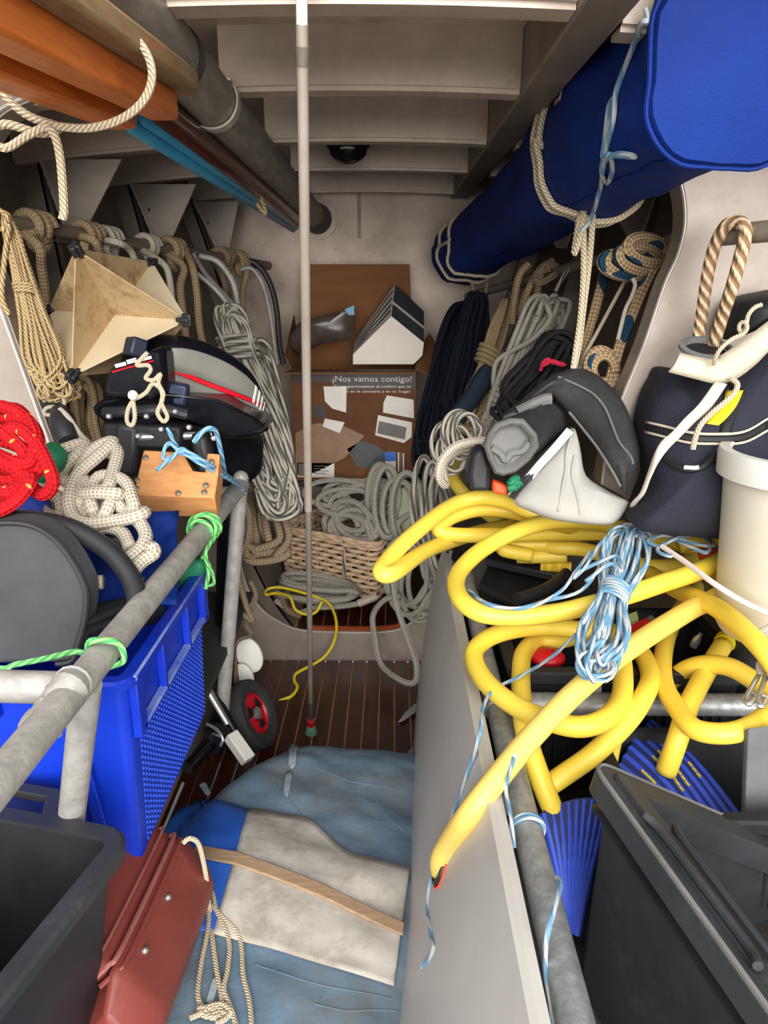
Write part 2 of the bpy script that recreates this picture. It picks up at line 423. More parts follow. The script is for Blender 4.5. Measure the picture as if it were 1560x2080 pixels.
# bulkhead details: stiffener, hole rim
m = MB(); m.box((-.135, 3.205, 1.72), (.012, .02, .17)); m.build('stiffener', A_HULL, bpy.data.objects['wall_back'])
hc = W(645, 445, 3.2)
m = MB(); m.lathe([(.055, 0), (.075, .006), (.08, .012), (.06, .014), (.055, 0)], frame(hc - V((0, .006, 0)), V((0, -1, 0))), 26, cap=False); m.build('spar_socket_rim', A_BULK, bpy.data.objects['wall_back'])
m = MB(); m.lathe([(.058, 0), (.058, .004)], frame(hc, V((0, -1, 0))), 26); m.build('spar_socket', DARKB, bpy.data.objects['wall_back'])
m = MB(); c_ = W(912, 522, 3.17); m.box(c_, (.03, .04, .07)); m.box(c_ + V((-.012, -.02, 0)), (.03, .012, .03)); m.build('wall_bracket', A_HULL, bpy.data.objects['wall_back'], bev=.003)

# ================================================================ MATERIALS OF THE GEAR
WOOD_O = mat('orange_varnished_wood', (196, 98, 30), (222, 124, 46), rough=.4, scale=7, stretch=(14, 1.2, 14), dirt=(150, 70, 24), dscale=4, dpos=(.55, .8))
WOOD_OLD = mat('worn_grey_wood', (122, 98, 66), (152, 128, 92), rough=.75, scale=9, stretch=(12, 1.5, 12), dirt=(176, 96, 34), dscale=7, dpos=(.52, .68))
WOOD_DK = mat('dark_mahogany', (58, 24, 18), (84, 36, 26), rough=.35, scale=7, stretch=(14, 1, 14), coat=.3)
WOOD_BLK = mat('pine_block', (196, 132, 78), (218, 158, 102), rough=.7, scale=8, stretch=(2, 9, 9), dirt=(120, 84, 52), dscale=6, dpos=(.66, .85))
TEAL = mat('turquoise_fibreglass', (42, 128, 164), (58, 150, 184), rough=.4)
BLUEBAG = mat('royal_blue_acrylic_cloth', (3, 36, 108), (6, 46, 128), rough=.75, spec=.25, scale=4, bump=.15, bscale=260)
BLUEC = mat('blue_crate_plastic', (8, 46, 176), (14, 56, 194), rough=.38)
BLUEC_W = mat('scuffed_crate_edge', (70, 104, 214), (150, 165, 200), rough=.5, scale=16)
BLKP = mat('black_plastic', (27, 28, 31), (42, 43, 47), rough=.5, scale=6, dirt=(74, 76, 80), dscale=5, dpos=(.6, .85), bump=.05)
BLKD = mat('deep_black', (14, 15, 17), (26, 27, 30), rough=.6)
BLKG = mat('gloss_black_enamel', (11, 12, 18), (18, 20, 28), rough=.28, spec=.5)
GREYD = mat('silver_grey_decal', (142, 140, 132), (152, 150, 142), rough=.35, metal=.3)
REDS = mat('red_stripe', (196, 20, 34), rough=.4)
WHITE = mat('white_plastic', (214, 211, 201), (224, 222, 214), rough=.45)
BUCK = mat('off_white_bucket', (200, 192, 174), (212, 205, 189), rough=.5, scale=4, dirt=(186, 172, 142), dscale=4, dpos=(.6, .85))
REFL = mat('stained_radar_plate', (170, 144, 104), (192, 168, 130), rough=.7, scale=4, dirt=(128, 94, 54), dscale=17, dpos=(.49, .66), bump=.08)
REFL2 = mat('stained_radar_plate_lower', (184, 166, 134), (200, 184, 154), rough=.7, scale=6, dirt=(176, 150, 112), dscale=12, dpos=(.6, .8))
CANVG = mat('blue_grey_canvas', (92, 117, 136), (118, 141, 158), rough=.85, scale=7, bump=.6, bscale=13, dirt=(110, 112, 108), dscale=5, dpos=(.48, .7))
CANVB = mat('bright_blue_canvas', (34, 92, 190), (52, 110, 204), rough=.6, scale=5, bump=.15, bscale=20)
CANVW = mat('grubby_white_canvas', (186, 180, 168), (206, 200, 188), rough=.8, scale=6, bump=.6, bscale=12, dirt=(150, 138, 120), dscale=9, dpos=(.46, .68))
BATTEN = mat('weathered_batten', (164, 132, 98), (190, 162, 130), rough=.8, scale=10, stretch=(2, 14, 14))
REDBOX = mat('oxide_red_plastic', (116, 48, 41), (132, 60, 51), rough=.5, scale=5, bump=.06, dirt=(168, 104, 92), dscale=10, dpos=(.6, .85))
REDBOX_W = mat('scuffed_red_edge', (150, 92, 82), (134, 70, 62), rough=.6, scale=20)
BLKS = mat('scuffed_black_plastic', (36, 38, 41), (54, 56, 60), rough=.55, scale=5, dirt=(84, 86, 89), dscale=4, dpos=(.52, .8), bump=.05)
BINP = mat('splashed_black_plastic', (27, 28, 31), (42, 43, 47), rough=.5, scale=6, dirt=(178, 180, 178), dscale=42, dpos=(.70, .74))
BOSS = mat('crate_boss_highlight', (34, 74, 206), (44, 88, 218), rough=.4)  # lighter than the crate: the bosses' highlights are put into this blue
NAVY = mat('navy_cordura', (27, 29, 41), (38, 41, 56), rough=.9, bump=.3, bscale=220, scale=5)
CREAM = mat('cream_webbing', (188, 176, 154), (206, 194, 174), rough=.85, bump=.15, bscale=200)
CARD = mat('brown_cardboard', (112, 70, 36), (128, 84, 46), rough=.85, scale=3, stretch=(1, 1, 6))
CARD_IN = mat('printed_cardboard', (88, 54, 34), (118, 78, 50), rough=.75, spec=.2, scale=3, mix=(.3, .75))
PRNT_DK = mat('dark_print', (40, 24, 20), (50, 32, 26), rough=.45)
PRNT_TAN = mat('tan_print', (148, 112, 82), (120, 86, 62), rough=.45, scale=9)
PRNT_W = mat('white_print', (214, 206, 194), (226, 220, 210), rough=.45)
PRNT_GR = mat('grey_print', (92, 88, 82), (110, 104, 96), rough=.45)
PRNT_BL = mat('blue_print', (48, 96, 178), rough=.45)
PRNT_SL = mat('slate_print', (52, 58, 62), (70, 72, 74), rough=.45)
STEEL = mat('bright_steel', (176, 178, 180), (204, 205, 206), rough=.3, metal=.8)
BRASSY = mat('dull_bolt', (120, 112, 100), (160, 150, 136), rough=.45, metal=.6)
RUBBER = mat('tyre_rubber', (44, 44, 45), (58, 58, 59), rough=.8)
REDH = mat('red_hub', (206, 22, 38), (188, 18, 30), rough=.4)
GREENP = mat('green_plastic', (24, 112, 78), (34, 130, 92), rough=.6)
ORNG = mat('orange_plastic', (226, 76, 34), rough=.5)
FABG = mat('pale_grey_sailcloth', (150, 147, 140), (172, 169, 162), rough=.8, scale=4, bump=.12, bscale=18, dirt=(150, 138, 116), dscale=5, dpos=(.6, .8))
FABD = mat('charcoal_rubberised_cloth', (34, 34, 35), (52, 52, 52), rough=.7, scale=10, dirt=(92, 92, 90), dscale=9, dpos=(.62, .85), bump=.15, bscale=40)
FABM = mat('mid_grey_lining', (98, 97, 95), (120, 119, 116), rough=.85, bump=.2, bscale=30)
TEALCL = mat('dark_teal_cloth', (16, 34, 50), (24, 46, 64), rough=.85)
YEL = mat('yellow_hose', (234, 200, 62), (243, 214, 86), rough=.42, scale=4, dirt=(206, 178, 92), dscale=6, dpos=(.6, .85))
YELR = mat('yellow_rope_plastic', (214, 190, 24), (230, 206, 44), rough=.55)
RIBBL = mat('blue_ribbed_rubber', (40, 70, 186), (52, 84, 204), rough=.55)
SEATG = mat('charcoal_foam_board', (58, 59, 62), (72, 73, 76), rough=.9, scale=7, bump=.2, bscale=60, dirt=(88, 89, 92), dscale=4, dpos=(.58, .8))

# ================================================================ OVERHEAD
# timber gangplank lashed under the beams
gp = thing('gangplank', 'worn round-ended timber board with two orange varnished battens lashed overhead', 'gangplank', W(300, 205, 1.22))
a, b = W(296, 200, 1.24), W(-10, 42, .80); ax = (a - b).normalized(); b = b - ax * .45
sd = V((0, 0, 1)).cross(ax).normalized(); up_ = ax.cross(sd)
sd = -sd if sd.x < 0 else sd
up_ = up_ if up_.z > 0 else -up_
def plank_out(e, s0, w, h, rnd_, o=(0, 0)):
    """outline board from point s0 to e, width w, thickness h, rounded far end"""
    base = e + sd * o[0] + up_ * o[1]; st = s0 + sd * o[0] + up_ * o[1]
    poly = [st - sd * w / 2, base - sd * w / 2 - ax * rnd_]
    for k in range(1, 8):
        t = PI * k / 8; poly.append(base - ax * rnd_ - sd * (w / 2) * math.cos(t) + ax * rnd_ * math.sin(t))
    poly += [base + sd * w / 2 - ax * rnd_, st + sd * w / 2]
    return [p - up_ * h / 2 for p in poly], up_ * h
m = MB(); m.prism(*plank_out(a + ax * .045, b, .15, .03, .06, (.010, .022))); m.build('board', WOOD_OLD, gp, bev=.006)
for o in ((-.034, -.012), (.03, .0)):
    m = MB(); m.prism(*plank_out(a - ax * .012, b, .047, .04, .012, (o[0], o[1] - .012))); m.build('batten', WOOD_OLD if 0 else WOOD_O, gp, bev=.006)
GP = (a.copy(), ax.copy(), sd.copy(), up_.copy())
# mast spar
A0, A1 = W(232, -20, 1.02), W(640, 441, 3.22)
d_ = (A1 - A0).normalized(); A0 = A0 - d_ * .3
sp_ = thing('aluminium_spar', 'long weathered grey aluminium tube running overhead into the bulkhead', 'spar', A0)
m = MB(); cylinder(m, A0, A1, .045, 28); m.build('tube', A_MAST, sp_)
m = MB()
P = W(305, 100, 1.24); t_ = (P - A0).dot(d_); c0 = A0 + d_ * t_
m.lathe([(.0462, 0), (.047, .002), (.047, .028), (.0462, .03), (.0455, .03), (.0455, 0)], frame(c0, d_), 28, cap=False); m.build('tape_band', mat('dark_tape', (64, 62, 58), (80, 78, 72), rough=.5), sp_)
# clamp strap that hangs the spar from the beam
t_ = (W(405, 195, 1.5) - A0).dot(d_); c0 = A0 + d_ * t_; Mc = frame(c0, d_, V((0, 0, 1)))
br = thing('pipe_clamp', 'bent white metal strap hanging the grey spar from a deck beam', 'bracket', c0)
pts = [Mc @ V((.0505 * math.cos(t), .0505 * math.sin(t), 0)) for t in [math.radians(-205 + 262 * k / 26) for k in range(27)]]
m = MB(); m.sheet([[p + d_ * .014 for p in pts], [p - d_ * .014 for p in pts]], .004); m.build('strap', WELD, br)
e0 = pts[-1]; e1 = W(470, 168, 1.505)
m = MB(); m.sheet([[e0 + d_ * .014, e0 - d_ * .014], [e0.lerp(e1, .3) + V((0, .014, .004)), e0.lerp(e1, .3) - V((0, .014, -.004))], [e1 + V((0, .014, 0)), e1 - V((0, .014, 0))]], .004); m.build('strap_ear', WELD, br)
m = MB(); m.lathe([(.005, 0), (.005, .012), (.003, .014)], frame(W(458, 168, 1.498), V((0, -.3, -1))), 8); m.build('bolt', BRASSY, br)
# dark varnished oars and turquoise fibreglass poles behind the gangplank
def rod(nm, lb, cat, a, b, r, m_, group=None, n=12, flat=1):
    mb = MB(); a, b = V(a), V(b); M = frame(a, b - a)
    mb.rings([[M @ V((r * q * math.cos(2 * PI * k / n), r * q * flat * math.sin(2 * PI * k / n), h)) for k in range(n)] for q, h in ((.6, 0), (1, .01), (1, (b - a).length - .01), (.6, (b - a).length))])
    return mb.build(nm, m_, label=lb, cat=cat, group=group)
rod('oar_shaft', 'dark mahogany oar shaft lashed beneath the grey aluminium spar, thicker of two', 'oar', W(312, 202, 1.28), W(606, 446, 2.86), .021, WOOD_DK, 'varnished oars lashed overhead')
rod('oar_shaft', 'dark mahogany oar shaft beside the turquoise poles, lower of two', 'oar', W(300, 226, 1.27), W(598, 458, 2.84), .017, WOOD_DK, 'varnished oars lashed overhead')
rod('fibreglass_pole', 'turquoise pole under the gangplank end, lower of the two', 'pole', W(262, 255, 1.22), W(596, 467, 2.83), .010, TEAL, 'turquoise poles lashed overhead')
rod('fibreglass_pole', 'turquoise pole under the gangplank end, upper of the two beside the dark oars', 'pole', W(285, 240, 1.24), W(602, 463, 2.85), .009, TEAL, 'turquoise poles lashed overhead')
# deckhead lamp
cl = W(707, 275, 2.28); cl.z = 1.862
lp = thing('deckhead_lamp', 'small dark round dome lamp between two deck beams', 'lamp', cl)
m = MB(); m.lathe([(.066, 0), (.066, -.03), (.058, -.045)], Matrix.Translation(cl), 28); m.build('rim', BLKP, lp)
m = MB(); m.lathe([(.056, -.045), (.05, -.062), (.034, -.077), (.012, -.085)], Matrix.Translation(cl), 28); m.build('dome', BLKG, lp)
m = MB(); m.lathe([(.02, -.030), (.02, -.034)], Matrix.Translation(cl + V((0, -.05, -.02))), 10); m.build('clip', WHITE, lp)

# telescopic brush pole standing in the middle
pt, pb = W(612, -60, 1.03), W(632, 1486, 1.86)
pl = thing('telescopic_pole', 'tall slim silver pole standing upright on the sole with a red collar and green foot', 'pole', pb)
def pp(t): return pb.lerp(pt, t)
m = MB(); cylinder(m, pp(.09), pp(.52), .0066, 14); m.build('lower_tube', mat('brushed_pole', (132, 124, 114), (160, 152, 142), rough=.35, metal=.5), pl)
m = MB(); cylinder(m, pp(.50), pp(.97), .0078, 14); m.build('middle_tube', mat('pale_pole', (168, 156, 142), (190, 180, 168), rough=.35, metal=.4), pl)
m = MB(); cylinder(m, pp(.955), pp(1.1), .0072, 14); m.build('upper_tube', mat('white_pole', (214, 208, 200), rough=.4), pl)
m = MB(); cylinder(m, pp(.945), pp(.957), .0092, 14); m.build('joint_ring', BRASSY, pl)
m = MB(); cylinder(m, pp(.035), pp(.092), .0075, 14); m.build('base_tube', mat('dark_pole', (84, 84, 80), (104, 104, 100), rough=.4, metal=.4), pl)
m = MB(); cylinder(m, pp(.022), pp(.037), .011, 14); m.build('collar', REDH, pl)
M = frame(pp(-.012), pt - pb); m = MB(); m.lathe([(.018, 0), (.020, .012), (.016, .035), (.011, .056)], M, 14); m.build('foot', mat('clear_green_plastic', (92, 132, 108), (120, 158, 134), rough=.3), pl)

# blue sail bag
ax_pts = [(W(933, 520, 2.98), .095), (W(1010, 466, 2.55), .098), (W(1100, 398, 2.1), .1), (W(1190, 318, 1.72), .112), (W(1300, 238, 1.42), .113), (W(1432, 152, 1.2), .111), (W(1506, 118, 1.09), .106)]
C_ = smooth_path([p for p, r in ax_pts], 8); Rr = [ax_pts[min(5, i // 8)][1] + (ax_pts[min(6, i // 8 + 1)][1] - ax_pts[min(5, i // 8)][1]) * (i % 8) / 8 for i in range(len(C_))]
rings_ = []; n = 44
for i, c in enumerate(C_):
    d = (C_[min(i + 1, len(C_) - 1)] - C_[max(i - 1, 0)]).normalized()
    s_ = d.cross(V((0, 0, 1))).normalized(); u_ = s_.cross(d); ring = []
    for k in range(n):
        t = 2 * PI * k / n + .35
        ca, sa = math.cos(t), math.sin(t); e = 3.0
        rr = Rr[i] / (abs(ca) ** e + abs(sa) ** e) ** (1 / e)
        nz = noise.noise(V((i * .16, ca * 1.6, sa * 1.6))) * .012 + noise.noise(V((i * .5, ca * 3, sa * 3 + 7))) * .005
        nz += .008 * max(0, math.sin(i * .42 + 2.2 * t)) ** 3
        ring.append(c + (s_ * ca + u_ * sa * 1.08) * (rr + nz))
    rings_.append(ring)
BAG_RINGS, BAG_C = rings_, C_
hbag_r = rings_
bb = thing('sail_bag', 'long royal blue canvas sail bag slung overhead by ropes', 'bag', C_[-1])
BAGMB = m = MB(); m.rings(rings_); m.build('cover', BLUEBAG, bb, sharp=55)
e_ = rings_[-1]; cen = sum(e_, V()) / n; dd = (C_[-1] - C_[-2]).normalized()
m = MB(); m.rings([[cen + (p - cen) * q + dd * h for p in e_] for q, h in ((1.012, -.015), (1.02, .0), (.985, .010), (.7, .014), (.3, .018))]); m.build('end_panel', BLUEBAG, bb, sharp=50)
m = MB(); m.tube([cen + (p - cen) * 1.03 for p in e_[::2]], .0035, 6, closed=True, sub=3); m.build('piping', BLUEBAG, bb)
m = MB(); k = 34; m.tube([r[k] + (r[k] - c).normalized() * .001 for r, c in zip(rings_, C_)][:-2], .003, 6, sub=2); m.build('seam', BLUEBAG, bb)

# ================================================================ LEFT SIDE
# pipe berth frame
fr = thing('pipe_berth_frame', 'scuffed pale aluminium pipe frame beside the blue crate', 'frame', (-.37, 1.0, .2))
RX, RZ = -.367, 1.0
e1 = W(490, 985, 1.72); n1 = V((RX - .008, .42, RZ))
m = MB(); cylinder(m, n1, e1, .0195, 20); m.build('side_rail', A_PIPE, fr)
m = MB(); cylinder(m, e1 + V((0, .0, .016)), W(452, 1440, 1.72), .0185, 20, .0185); m.build('post', A_PIPE, fr)
m = MB(); m.ball(e1 + V((0, .0, .016)), .0195); m.build('elbow', A_PIPE, fr)
m = MB(); cylinder(m, W(-60, 1392, .775), W(165, 1398, .775), .0195, 20); m.build('cross_rail', A_PIPE, fr)
m = MB(); cylinder(m, W(176, 1390, .80), W(134, 1760, .90), .0185, 20); m.build('post', A_PIPE, fr)
m = MB(); m.tube([W(150, 1385, .765), W(138, 1400, .75), W(110, 1440, .735), W(70, 1490, .70)], lambda t: .0215 + .0012 * math.sin(t * 30), 14); m.build('sleeve_joint', A_PIPE, fr)
m = MB(); m.ball(W(116, 1490, .705), (.006, .006, .005)); m.build('rivet', A_PIPE, fr)
m = MB(); cylinder(m, W(435, 1003, 1.70), W(488, 1000, 1.715), .0165, 16); m.build('stub_rail', A_PIPE, fr)

def rrect(lx, ly, r, z, n=5):
    out = []
    for cx, cy_, a0 in ((lx / 2 - r, ly / 2 - r, 0), (-lx / 2 + r, ly / 2 - r, 90), (-lx / 2 + r, -ly / 2 + r, 180), (lx / 2 - r, -ly / 2 + r, 270)):
        for k in range(n + 1):
            t = math.radians(a0 + 90 * k / n); out.append(V((cx + r * math.cos(t), cy_ + r * math.sin(t), z)))
    return out
def tub(parent, M, lx, ly, h, tap, wall, rad, m_, rimw=.02, rimh=.02, rim=True, rmat=None, off=0):
    """open tub: local top at z = h"""
    m = MB(); f = lambda p: M @ p
    sh = lambda R: [p + V((off, 0, 0)) for p in R]
    a = sh(rrect(lx - 2 * tap, ly - 2 * tap, rad * .7, 0)); b = rrect(lx, ly, rad, h)
    c = rrect(lx - 2 * wall, ly - 2 * wall, rad * .85, h); d = sh(rrect(lx - 2 * tap - 2 * wall, ly - 2 * tap - 2 * wall, rad * .6, wall))
    m.rings([[f(p) for p in r] for r in (a, b, c, d)]); o = m.build('tub', m_, parent, sharp=30)
    if rim:
        m = MB(); R = [rrect(lx + 2 * q, ly + 2 * q, rad + q, z) for q, z in ((0, h - rimh), (rimw, h - rimh), (rimw + .002, h - .003), (rimw - .003, h + .001), (-.003 - wall, h + .001), (-wall - .003, h - .006))]
        m.rings([[f(p) for p in r] for r in R], cap=False); m.build('rim', rmat or m_, parent, sharp=30)
    return o

# blue crate behind the rail
cr = thing('crate', 'bright blue perforated plastic crate under the pale pipe rail, full of gear', 'crate', (-.61, 1.16, .57))
x1, x0, y0, y1, z0, z1 = -.385, -.70, .945, 1.39, .575, .905
Mx = Matrix.Translation(V(((x0 + x1) / 2, (y0 + y1) / 2, z0)))
tub(cr, Mx, x1 - x0, y1 - y0, z1 - z0, .012, .006, .02, BLUEC, .012, .015)
fx = lambda y, z: x1 - .012 * (z1 - z) / (z1 - z0) + .001
m = MB()
for i in range(30):            # the fine grid of bosses on the long face
    for j in range(21):
        y = y0 + .045 + (y1 - y0 - .07) * i / 29; z = z0 + .015 + (.205) * j / 20
        c = V((fx(y, z), y, z)); s = .0042
        m.add([c + V((.0035, 0, 0)), c + V((0, s, 0)), c + V((0, 0, s)), c + V((0, -s, 0)), c + V((0, 0, -s))], [(0, 1, 2), (0, 2, 3), (0, 3, 4), (0, 4, 1)], smooth=False)
m.build('mesh_grid', BOSS, cr, kind='stuff')
m = MB(); m.box((x1 + .004, (y0 + y1) / 2 + .01, z0 + .232), (.014, y1 - y0 - .04, .007)); m.build('ledge', BLUEC_W, cr, bev=.002)
for y in (y0 + .03, y0 + .15, y0 + .30, y1 - .02):
    m = MB(); m.box((x1 + .004, y, z1 - .055), (.014, .011 if y0 + .1 < y < y1 - .05 else .03, .105)); m.build('rib', BLUEC, cr, bev=.002)
m = MB(); m.box((x1 + .010, (y0 + y1) / 2, z1 - .004), (.006, y1 - y0 - .02, .010)); m.build('scuffed_lip', BLUEC_W, cr, bev=.002)
for i in range(3):
    m = MB(); m.box((x1 - .10 - i * .09, y0 - .003, z1 - .035), (.007, .012, .05)); m.build('rib', BLUEC, cr, bev=.002)
m = MB(); m.prism([V((x1 - .05, y0 - .001, z0 + .06)), V((x1 - .075, y0 - .001, z0 + .26)), V((x1 - .085, y0 - .001, z0 + .26)), V((x1 - .07, y0 - .001, z0 + .06))], (0, -.006, 0)); m.build('rib', BLUEC, cr, bev=.002)

# black bin at the near corner
ang = math.radians(-15.6)
e1v = V((-math.cos(ang), -math.sin(ang) , 0)); e2v = V((math.sin(ang), -math.cos(ang), 0))
e1v = V((-.975, .22, 0)).normalized(); e2v = V((-.22, -.975, 0)).normalized()
cor = V((-.350, .822, .757)); ctr = cor + e1v * .16 + e2v * .17
Mb = Matrix.Translation(V((ctr.x, ctr.y, .40))) @ Matrix((-e1v, -e2v, V((0, 0, 1)))).transposed().to_4x4()
bn = thing('storage_bin', 'black scuffed open plastic bin with a handle slot, beside the red case', 'bin', (ctr.x, ctr.y, .40))
tub(bn, Mb, .30, .32, .345, .045, .006, .03, BINP, .016, .02, rmat=BLKS)
m = MB(); R = []
hl = [(-.13, 0), (-.105, .03), (.045, .03), (.075, 0)]
out_ = [Mb @ V((x, .172 + y, .345)) for x, y in [(-.14, 0), (-.11, .055), (.015, .055), (.06, 0)]]
inn_ = [Mb @ V((x, .172 + y, .345)) for x, y in [(-.10, .004), (-.09, .036), (.0, .036), (.016, .004)]]
m.sheet([out_, inn_], .014); m.build('handle', BLKS, bn, bev=.002)

# oxide red case lying against the bundle
S = [(-.47, .655), (-.395, .645), (-.352, .60), (-.347, .592), (-.300, .50), (-.315, .43), (-.345, .385), (-.50, .39), (-.54, .5)]
def case_ring(y, q, idx=None):
    c = V((-.42, 0, .50)); return [V((c.x + (x - c.x) * q, y, c.z + (z - c.z) * q)) for x, z in S]
rc = thing('tool_case', 'oxide red hard plastic tool case leaning beside the black bin', 'case', (-.42, .88, .385))
Mr = Matrix.Translation(V((-.415, .905, .37))) @ Matrix.Rotation(math.radians(-3), 4, 'Z') @ Matrix.Diagonal((.80, .92, .80, 1)) @ Matrix.Translation(V((.42, -.9, -.38)))
S_lid = [(-.52, .64), (-.44, .668), (-.374, .614), (-.378, .598), (-.50, .45), (-.55, .5)]
S_bod = [(-.372, .612), (-.355, .607), (-.292, .515), (-.288, .49), (-.318, .40), (-.345, .383), (-.47, .385), (-.50, .45), (-.38, .594)]
def case_part(S_, ends):
    m = MB(); cx_ = sum(x for x, z in S_) / len(S_); cz_ = sum(z for x, z in S_) / len(S_)
    m.rings([[Mr @ V((cx_ + (x - cx_) * q, y, cz_ + (z - cz_) * q)) for x, z in S_] for y, q in ends], smooth=False); return m
case_part(S_lid, ((.735, .55), (.765, .96), (.785, 1), (1.02, 1), (1.045, .94), (1.075, .55))).build('lid', REDBOX, rc, bev=.006)
case_part(S_bod, ((.725, .55), (.765, .97), (.785, 1), (1.02, 1), (1.04, .97), (1.085, .6))).build('body', REDBOX, rc, bev=.006)
seam = [V((-.40, .752, .60)), V((-.378, .772, .612)), V((-.366, .80, .618)), V((-.366, 1.02, .618)), V((-.378, 1.045, .61))]
m = MB(); m.tube([Mr @ p for p in seam], .0042, 8); m.build('seam_ridge', REDBOX_W, rc)
m = MB(); m.tube([Mr @ (p + V((.013, 0, -.012))) for p in seam], .004, 8); m.build('seam_ridge', REDBOX, rc)
m = MB(); m.tube([Mr @ (p + V((-.022, .004 if i < 2 else 0, .018))) for i, p in enumerate(seam)], .0026, 8); m.build('seam_ridge', REDBOX_W, rc)
for y in (.82, .925):
    m = MB(); m.ball(Mr @ V((-.338, y, .585)), .0055); m.build('rivet', STEEL, rc)

# big folded canvas bundle on the sole
def hz(x, y):
    def edge(t, w): return 0 if t <= 0 else (1 if t >= w else math.sin(PI / 2 * t / w) ** .6)
    xl = -.50 + .10 * max(0, min(1, (y - 1.35) / .45)); yf = 1.70 - 2.2 * max(0, -.20 - x) ** 1.6 - .10 * max(0, x + .2)
    e = edge(x - xl, .15) * edge(.16 - x, .05) * edge(yf - y, .2) * edge(y - .3, .1)
    z = .205 + .165 * e
    z += .030 * e * math.exp(-((y - 1.12 + .32 * (x + .2)) / .16) ** 2)
    z += e * (.010 * noise.noise(V((x * 7, y * 7, 1))) + .006 * noise.noise(V((x * 18 + y * 9, y * 15, 4))))
    q = (x * .35 + y); z += e * .006 * abs(math.sin(q * 21 + 2 * noise.noise(V((x * 4, y * 4, 9))))) ** .5
    return z
bd = thing('canvas_bundle', 'bulky folded blue-grey canvas bundle with white and bright blue panels on the sole', 'bundle', (-.15, 1.1, .205))
m = MB(); nx, ny = 90, 110
g = [[V((-.51 + .68 * i / nx, .29 + 1.44 * j / ny, hz(-.51 + .68 * i / nx, .29 + 1.44 * j / ny))) for j in range(ny + 1)] for i in range(nx + 1)]
m.sheet(g, .01); m.build('canvas', CANVG, bd, sharp=0)
def patch(quad, name, m_, nu=24, nv=24, lift=.003):
    (a, b, c, d) = [V((x, y)) for x, y in quad]; g = []
    for i in range(nu + 1):
        row = []
        for j in range(nv + 1):
            p = (a.lerp(b, i / nu)).lerp(d.lerp(c, i / nu), j / nv); row.append(WS(p.x, p.y, hz, lift))
        g.append(row)
    m = MB(); m.sheet(g, .003); return m.build(name, m_, bd, sharp=0)
def patch_poly(top, bot, name, m_, nv=20, lift=.003):
    """top / bot: polylines of pixels running the same way"""
    T, B = smooth_path([V((x, y, 0)) for x, y in top], 6), smooth_path([V((x, y, 0)) for x, y in bot], 6)
    def rs(P, n=40):
        L = [0]
        for p, q in zip(P, P[1:]): L.append(L[-1] + (q - p).length)
        o = []
        for k in range(n + 1):
            t = L[-1] * k / n; i = max(i_ for i_ in range(len(L) - 1) if L[i_] <= t + 1e-6); o.append(P[i].lerp(P[i + 1], (t - L[i]) / max(1e-6, L[i + 1] - L[i])))
        return o
    T, B = rs(T), rs(B); g = []
    for a, b in zip(T, B):
        g.append([WS(a.lerp(b, j / nv).x, a.lerp(b, j / nv).y, hz, lift) for j in range(nv + 1)])
    m = MB(); m.sheet(g, .003); return m.build(name, m_, bd, sharp=0)
patch_poly([(335, 1690), (360, 1650), (405, 1628), (450, 1628), (504, 1645)], [(395, 1890), (405, 1892), (415, 1893), (425, 1895), (436, 1898)], 'blue_panel', CANVB)
patch_poly([(504, 1643), (580, 1655), (632, 1668), (700, 1728), (760, 1745), (832, 1765)], [(433, 1898), (500, 1915), (560, 1930), (640, 1955), (710, 1975), (800, 2004)], 'white_panel', CANVW, lift=.0045)
SMEAR = mat('pale_paint_smear', (128, 148, 164), (176, 184, 186), rough=.8, scale=40)
for T_, B_ in (([(588, 1520), (596, 1512), (604, 1516)], [(586, 1555), (592, 1562), (600, 1556)]), ([(580, 1575), (588, 1568), (594, 1574)], [(576, 1612), (582, 1620), (587, 1612)]), ([(432, 1990), (438, 1986), (446, 1992)], [(420, 2036), (428, 2044), (434, 2036)]), ([(405, 1595), (414, 1590), (420, 1594)], [(416, 1612), (422, 1616), (428, 1612)])):
    patch_poly(T_, B_, 'paint_smear', SMEAR, nv=8, lift=.0015)
m = MB(); st = []
for x, y in [(362, 1716), (420, 1722), (480, 1734), (540, 1755), (600, 1778), (660, 1802), (720, 1832), (770, 1856), (822, 1878)]:
    p = WS(x, y, hz, .008); q = WS(x - 3, y + 24, hz, .008); st.append([p, q])
m.sheet(st, .006); m.build('batten', BATTEN, bd, bev=.001)
for x0_, y0_, x1_, y1_ in ((640, 1560, 800, 1610), (520, 1560, 700, 1730), (700, 1540, 845, 1720), (450, 1640, 620, 1660), (520, 1960, 790, 2035), (640, 2040, 800, 2060)):
    pts = [WS(x0_ + (x1_ - x0_) * t + 8 * math.sin(t * 7), y0_ + (y1_ - y0_) * t + 6 * math.sin(t * 5), hz, .0002) for t in [k / 14 for k in range(15)]]
    MB().tube(pts, .0013, 5, sub=2).build('fold_ridge', CANVG, bd)

